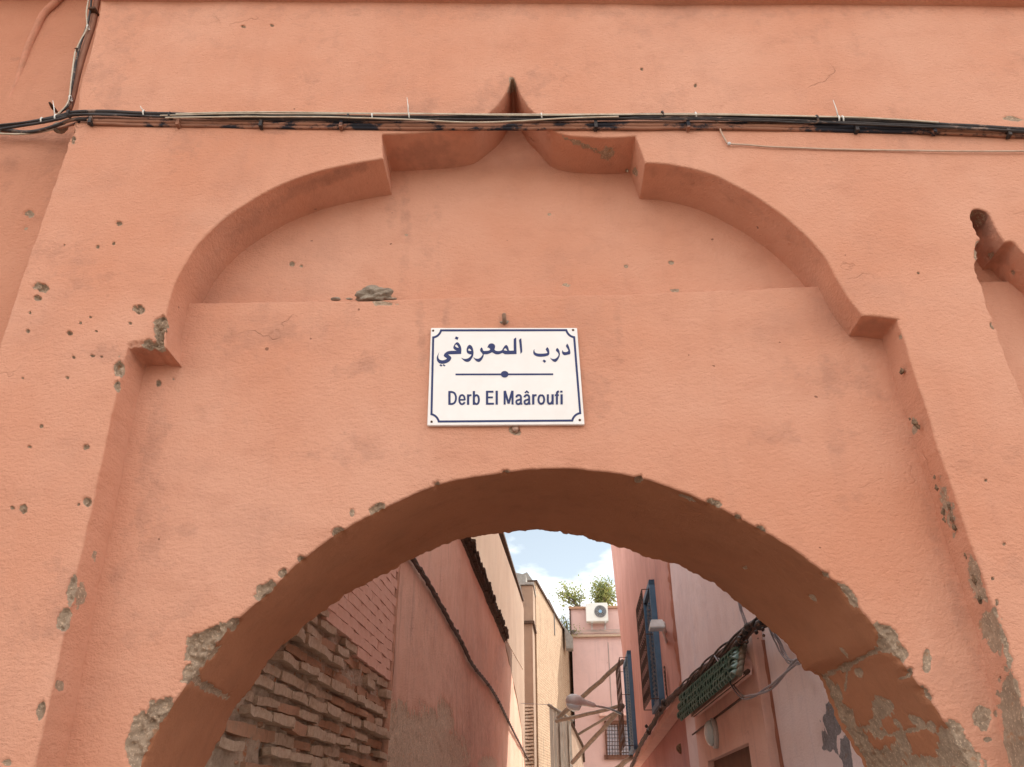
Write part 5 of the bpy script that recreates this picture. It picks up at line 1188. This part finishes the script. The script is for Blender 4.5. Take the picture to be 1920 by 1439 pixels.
# tiled canopy
ca = thing('tiled_canopy', S(6.4, OR - 0.05, 2.4), 'small canopy of green glazed roof tiles over the door', 'canopy')
oT, oB = OR - 0.06, OR - 0.15
t0, t1 = R_p(1397, 1211, oT), R_p(1293, 1299, oT)
b0_, b1_ = R_p(1389, 1266, oB), R_p(1293, 1345, oB)
Tn, Tf = S(t0[0], oT, t0[1]), S(t1[0], oT, t1[1])
Bn, Bf = S(b0_[0], oB, b0_[1]), S(b1_[0], oB, b1_[1])
NC, NR = 24, 6
def half_tile():
    bm = bmesh.new(); n = 6; rowsv = []
    for y, r_ in ((0.0, 0.40), (1.22, 0.50)):
        rowsv.append([bm.verts.new((math.cos(math.pi * k / n) * r_, y, math.sin(math.pi * k / n) * r_)) for k in range(n + 1)])
    inn = [bm.verts.new((math.cos(math.pi * k / n) * 0.36, 1.22, math.sin(math.pi * k / n) * 0.36)) for k in range(n + 1)]
    for k in range(n):
        bm.faces.new((rowsv[0][k], rowsv[0][k + 1], rowsv[1][k + 1], rowsv[1][k]))
        bm.faces.new((rowsv[1][k], rowsv[1][k + 1], inn[k + 1], inn[k]))
    me = bpy.data.meshes.new('roof_tile'); bm.to_mesh(me); bm.free(); me.materials.append(M['tile']); return me
HT = half_tile()
for c_ in range(NC):
    for r_ in range(NR):
        fu = (c_ + 0.5) / NC; f0 = r_ / NR; f1 = (r_ + 1) / NR
        top_ = Tn + (Tf - Tn) * fu; bot_ = Bn + (Bf - Bn) * fu
        p0 = top_ + (bot_ - top_) * f0; p1 = top_ + (bot_ - top_) * f1
        ex_ = (Tf - Tn) / NC; ey_ = p1 - p0; ez_ = np.cross(ey_, ex_); ez_ /= np.linalg.norm(ez_)
        if np.dot(ez_, RT) > 0: ez_ = -ez_
        # every cover tile tips a little outward so its lower lip stands clear of the next one
        p0 = p0 + ez_ * 0.004; ey2 = ey_ + ez_ * 0.016 + ex_ * 0.22 * (1 if r_ % 2 else -1) * 0.6
        w_ = np.linalg.norm(ex_)
        Mx = Matrix(((*[0] * 4,), (*[0] * 4,), (*[0] * 4,), (0, 0, 0, 1)))
        jit_ = random.uniform(0.92, 1.06)
        for q in range(3):
            Mx[q][0] = ex_[q] * 0.92; Mx[q][1] = ey2[q] * jit_; Mx[q][2] = ez_[q] * w_ * 0.62; Mx[q][3] = p0[q]
        inst('roof_tile', HT, Mx, ca)
MB().prism([Tn + RT * 0.004, Tf + RT * 0.004, Bf + RT * 0.012, Bn + RT * 0.012], RT * 0.05).build('backing', M['surround'], ca)
MB().tube([Bn + RT * 0.03 + UP * 0.01 - AX * 0.07, Bf + RT * 0.03 + UP * 0.01], 0.013, 7).build('support_pole', M['iron'], ca, True)
eb = MB()
for k in range(5):
    p0 = Tn + (Bn - Tn) * k / 5 - AX * 0.05; p1 = Tn + (Bn - Tn) * (k + 1.1) / 5 - AX * 0.05
    eb.tube([p0 - RT * 0.01, p1 - RT * 0.02], [0.016, 0.019], 8)
eb.build('verge_tiles', rough_mat('dusty_tile', (0.26, 0.21, 0.16), (0.14, 0.15, 0.12), 30, 0.004), ca, True)

# service cables over the canopy and along the ledge
def twist(pts, n, rad, r, parent, mat, name='strand', step=0.05, seed=0):
    CPt = resample(catmull(np.array(pts)), step)
    for k in range(n):
        w = np.arange(len(CPt)) * 0.16 + k * 6.283 / n
        amp = rad * (1 + 0.6 * vnoise(CPt + seed, 2.5, seed + k))
        Q = CPt + np.outer(np.cos(w) * amp, RT) + np.outer(np.sin(w) * amp, UP)
        MB().tube(Q, r, 6).build(name, mat, parent, True)
sc = thing('service_cables', S(7, OR - 0.1, 2.7), 'thick tangle of old cables sagging over the canopy and along the ledge', 'cable bundle')
oC = OR - 0.11
cp = [(1440, 1163), (1425, 1172), (1408, 1180), (1396, 1192), (1380, 1206), (1350, 1230), (1320, 1256), (1295, 1280), (1275, 1296), (1258, 1312), (1245, 1328), (1232, 1346), (1220, 1368), (1206, 1390), (1196, 1410), (1187, 1432), (1178, 1450)]
CPs = [onplane(px, py, CAM + RT * oC, RT) for px, py in cp]
twist(CPs, 6, 0.016, 0.009, sc, M['bundle'], seed=3)
twist([p_ + UP * 0.02 for p_ in CPs], 3, 0.018, 0.007, sc, M['black'], seed=8)
for k, (px, py, rr_) in enumerate(((1402, 1176, 0.030), (1412, 1170, 0.022), (1424, 1173, 0.032), (1396, 1186, 0.026), (1388, 1200, 0.026), (1382, 1207, 0.02), (1400, 1204, 0.014), (1430, 1180, 0.013), (1432, 1192, 0.010), (1418, 1186, 0.014), (1245, 1318, 0.05), (1238, 1330, 0.035), (1216, 1372, 0.05), (1212, 1362, 0.03))):
    c = onplane(px, py, CAM + RT * (oC - 0.03), RT); V, F = lump(c, rr_, 90 + k, 2, 0.3, (0.7, 1.3, 0.9)); mk('connector', V, F, M['black'], sc, True)
twist([onplane(px, py, CAM + RT * (oC - 0.02), RT) for px, py in ((1400, 1180), (1397, 1165), (1390, 1148), (1388, 1135), (1382, 1120), (1376, 1105))], 3, 0.010, 0.004, sc, M['greywire'], seed=5)
lo = thing('looped_wire', S(5, OR - 0.1, 2.4), 'grey twisted wire looping from the canopy up behind the arch', 'wire')
lp = [(1342, 1230), (1352, 1244), (1360, 1252), (1368, 1268), (1372, 1282), (1378, 1292), (1386, 1302), (1396, 1309), (1412, 1305), (1428, 1298), (1446, 1288), (1462, 1273), (1476, 1258), (1492, 1242), (1498, 1241)]
twist([onplane(px, py, CAM + RT * (OR - 0.13), RT) for px, py in lp], 2, 0.006, 0.0055, lo, M['greywire'], step=0.03, seed=9)
up = [(1498, 1242), (1486, 1243), (1476, 1236), (1466, 1220), (1460, 1206), (1452, 1192), (1446, 1180), (1436, 1160)]
twist([onplane(px, py, CAM + RT * (OR - 0.06), RT) for px, py in up], 4, 0.010, 0.0045, lo, M['greywire'], step=0.03, seed=10)

# round bulkhead lamp
bl = thing('bulkhead_lamp', S(R_p(1341, 1375, oD)[0], oD, R_p(1341, 1375, oD)[1]), 'round glass bulkhead lamp on the wall under the canopy', 'lamp')
cL = S(R_p(1343, 1375, oD)[0], oD, R_p(1343, 1375, oD)[1])
MB().tube([cL, cL - RT * 0.03, cL - RT * 0.035], [0.105, 0.105, 0.095], 24).build('base_ring', M['lampgrey'], bl, True)
prof = [(0.09, 0.03), (0.088, 0.05), (0.075, 0.068), (0.05, 0.08), (0.02, 0.085), (0.002, 0.086)]
MB().tube([cL - RT * h_ for r_, h_ in prof], [r_ for r_, h_ in prof], 24).build('glass_dome', M['lens'], bl, True)

# blue caged windows
def caged_window(near_top, far_top, near_bot, far_bot, cage, label, seed):
    s1 = R_p(*near_top)[0]; s2 = R_p(*far_top)[0]; zt2 = (R_p(*near_top)[1] + R_p(*far_top)[1]) / 2
    zb2 = (R_p(*near_bot)[1] + R_p(*far_bot)[1]) / 2
    s1 = (s1 + R_p(*near_bot)[0]) / 2; s2 = (s2 + R_p(*far_bot)[0]) / 2
    w = thing('caged_window', S((s1 + s2) / 2, OR, zb2), label, 'window', 'blue caged windows on the rose house')
    fw_ = 0.07
    for (a, b, c, d) in ((s1, s1 + fw_, zb2, zt2), (s2 - fw_, s2, zb2, zt2), (s1, s2, zt2 - fw_, zt2), (s1, s2, zb2, zb2 + fw_)):
        MB().box(S((a + b) / 2, OR - 0.02, (c + d) / 2), AX * (b - a) / 2, RT * 0.05, UP * (d - c) / 2).build('frame', M['blue'], w)
    for k in (0, 1):
        a = s1 + fw_ + k * (s2 - s1 - 2 * fw_) / 2; b = a + (s2 - s1 - 2 * fw_) / 2
        sh = MB().box(S((a + b) / 2, OR - 0.012, (zb2 + zt2) / 2), AX * ((b - a) / 2 - 0.01), RT * 0.014, UP * ((zt2 - zb2) / 2 - fw_ - 0.005)).build('shutter', M['blue'], w)
        zz_ = zb2 + fw_ + 0.06
        while zz_ < zt2 - fw_ - 0.05:
            MB().box(S((a + b) / 2, OR - 0.034, zz_), AX * ((b - a) / 2 - 0.06), RT * 0.008 + UP * 0.010, UP * 0.012 - RT * 0.006).build('slat', M['blue'], sh)
            zz_ += 0.055
    oG = OR - cage; a, b = s1 + 0.02, s2 + 0.04; zb3, zt3 = zb2 + 0.06, zt2 - 0.12
    R_ = 0.006
    cg = MB()
    for z in (zb3, (zb3 + zt3) / 2 + 0.1, zt3):
        cg.tube([S(a, OR - 0.03, z), S(a, oG, z)], R_, 5); cg.tube([S(b, OR - 0.03, z), S(b, oG, z)], R_, 5)
        cg.tube([S(a, oG, z), S(b, oG, z)], R_, 5)
    for s_ in (a, b): cg.tube([S(s_, oG, zb3), S(s_, oG, zt3)], R_ * 1.1, 5)
    cg.build('cage_frame', M['iron'], w)
    nb_ = 7
    for k in range(1, nb_):
        s_ = a + (b - a) * k / nb_
        MB().tube([S(s_, oG, zb3), S(s_, oG, zt3)], R_ * 0.9, 5).build('bar', M['iron'], w)
    rr = random.Random(seed); sw = MB(); st_ = (b - a) / nb_
    for k in range(nb_):
        zc_ = zb3 + 0.10
        while zc_ < zt3 - 0.08:
            sc_ = a + (k + 0.5) * st_; dirn = 1 if (int(zc_ * 10) + k) % 2 else -1
            pts = [S(sc_ + dirn * st_ * 0.45 * (1 - t / 9) * math.cos(t), oG, zc_ + 0.075 * (1 - t / 9) * math.sin(t)) for t in np.linspace(0, 6.5, 14)]
            sw.tube(pts, R_ * 0.8, 4); zc_ += 0.19
    sw.build('scrollwork', M['iron'], w)
    return w, s1, s2, zb2, zt2
caged_window((1222, 1103), (1210, 1139), (1255, 1322), (1238, 1322), 0.17, 'nearer blue shuttered window behind a scrolled iron cage', 1)
caged_window((1180, 1229), (1171, 1258), (1200, 1405), (1190, 1408), 0.22, 'farther blue shuttered window in an iron cage beside the timber props', 2)
# coil of wire hanging beside the nearer window
co_ = thing('wire_coil', S(R_p(1250, 1300)[0], OR, R_p(1250, 1300)[1]), 'springy coil of dark wire hanging beside the nearer blue window', 'wire')
pts = []
for t in np.linspace(0, 1, 90):
    px = 1249 + 5 * t; py = 1255 + 55 * t
    s_, z_ = R_p(px, py); pts.append(S(s_ - 0.10 + 0.05 * math.cos(t * 44), OR - 0.03, z_ + 0.03 * math.sin(t * 44)))
MB().tube(pts, 0.006, 5).build('coil', M['iron'], co_, True)
# floodlight box
fl = thing('floodlight', S(R_p(1250, 1195)[0], OR, R_p(1250, 1195)[1]), 'grey box floodlight on a bracket beside the nearer blue window', 'floodlight')
sb0, zb0 = R_p(1249, 1182); off_f = 0.20
ctr_ = onplane(1231, 1172, CAM + RT * (OR - off_f), RT)
qx = AX * 0.10; qy = RT * 0.080; qz = UP * 0.040
hd = MB(); V = []
for zz_, k in ((-1, 1.0), (1, 0.72)):
    for a, b in ((-1, -1), (1, -1), (1, 1), (-1, 1)): V.append(ctr_ + qx * a * k + qy * b * k + qz * zz_)
hd.add(V, [(3, 2, 1, 0), (4, 5, 6, 7), (0, 1, 5, 4), (1, 2, 6, 5), (2, 3, 7, 6), (3, 0, 4, 7)]).build('housing', M['lampgrey'], fl)
MB().box(ctr_ - qz * 1.1, qx * 0.88, qy * 0.88, UP * 0.006).build('lens', M['lens'], fl)
q_ = onplane(1250, 1205, CAM + RT * OR, RT)
mb = MB().tube([ctr_ + qy * 0.9 + qz * 0.4, S((q_ - CAM) @ AX, OR - 0.01, q_[2] + 0.12)], 0.022, 6); mb.tube([ctr_ + qy * 0.7 - qz * 0.6, q_], 0.016, 6)
mb.build('bracket', M['lampgrey'], fl, True)

# timber props across the alley
def prop(p0, s0, p1, s1, r, label):
    A0 = facing(*p0, s0); B0 = facing(*p1, s1)
    t = thing('timber_prop', A0, label, 'timber prop', 'timber props wedged across the alley')
    P = resample(np.array([A0, B0]), n=14); P = P + 0.012 * np.stack([vnoise(P, 2.2, 5), vnoise(P, 2.2, 6), vnoise(P, 2.2, 7)], 1)
    MB().tube(P, np.linspace(r * 1.08, r * 0.9, 14) * (1 + 0.06 * vnoise(P, 4, 8)), 9).build('pole', M['timber'], t, True)
    return t
prop((1046, 1347), 20.8, (1168, 1240), 17.5, 0.052, 'thick topmost timber prop rising steeply to the right')
prop((1043, 1353), 20.6, (1168, 1323), 17.5, 0.042, 'second timber prop, nearly level, from the plank top')
prop((1086, 1377), 22.0, (1168, 1326), 17.6, 0.030, 'thin timber prop third from the top')
prop((1073, 1430), 20.8, (1168, 1325), 17.4, 0.048, 'long lower timber prop slanting across the plank hoarding')
prop((1150, 1446), 19.0, (1184, 1420), 17.0, 0.050, 'short timber prop at the bottom under the barred window')

# street lamp
sl_ = thing('street_lamp', S(R_p(1168, 1340)[0], OR, R_p(1168, 1340)[1]), 'grey street lamp reaching out over the alley on a thin arm', 'street lamp')
h0 = facing(1061, 1313, 15.2); h1 = facing(1092, 1316, 15.3); h2 = facing(1116, 1324, 15.4); e1 = facing(1168, 1341, 16.4)
MB().tube(catmull(np.array([h2 - (h2 - h1) * 0.3, h2, (h2 + e1) / 2 + UP * 0.03, e1]))[::4], 0.021, 8).build('arm', M['lampgrey'], sl_, True)
ax_ = (h2 - h0); L_l = np.linalg.norm(ax_)
prf = [(0.0, 0.02), (0.05, 0.075), (0.15, 0.105), (0.30, 0.115), (0.45, 0.10), (0.55, 0.07), (0.72, 0.055), (0.95, 0.045), (1.0, 0.03)]
MB().tube([h0 + ax_ * t + UP * 0.02 * math.sin(t * 3.14) for t, _ in prf], [r_ for _, r_ in prf], 18).build('head', M['lampgrey'], sl_, True)
gl = [(0.03, 0.03), (0.12, 0.075), (0.27, 0.09), (0.42, 0.075), (0.50, 0.03)]
MB().tube([h0 + ax_ * t - UP * (0.045 + 0.035 * math.sin((t - 0.03) / 0.47 * 3.14)) for t, _ in gl], [r_ for _, r_ in gl], 16).build('lens', M['lens'], sl_, True)
MB().tube([facing(975, 1319, 20), facing(1036, 1322, 20)], 0.006, 5).build('span_wire', M['greywire'], sl_)
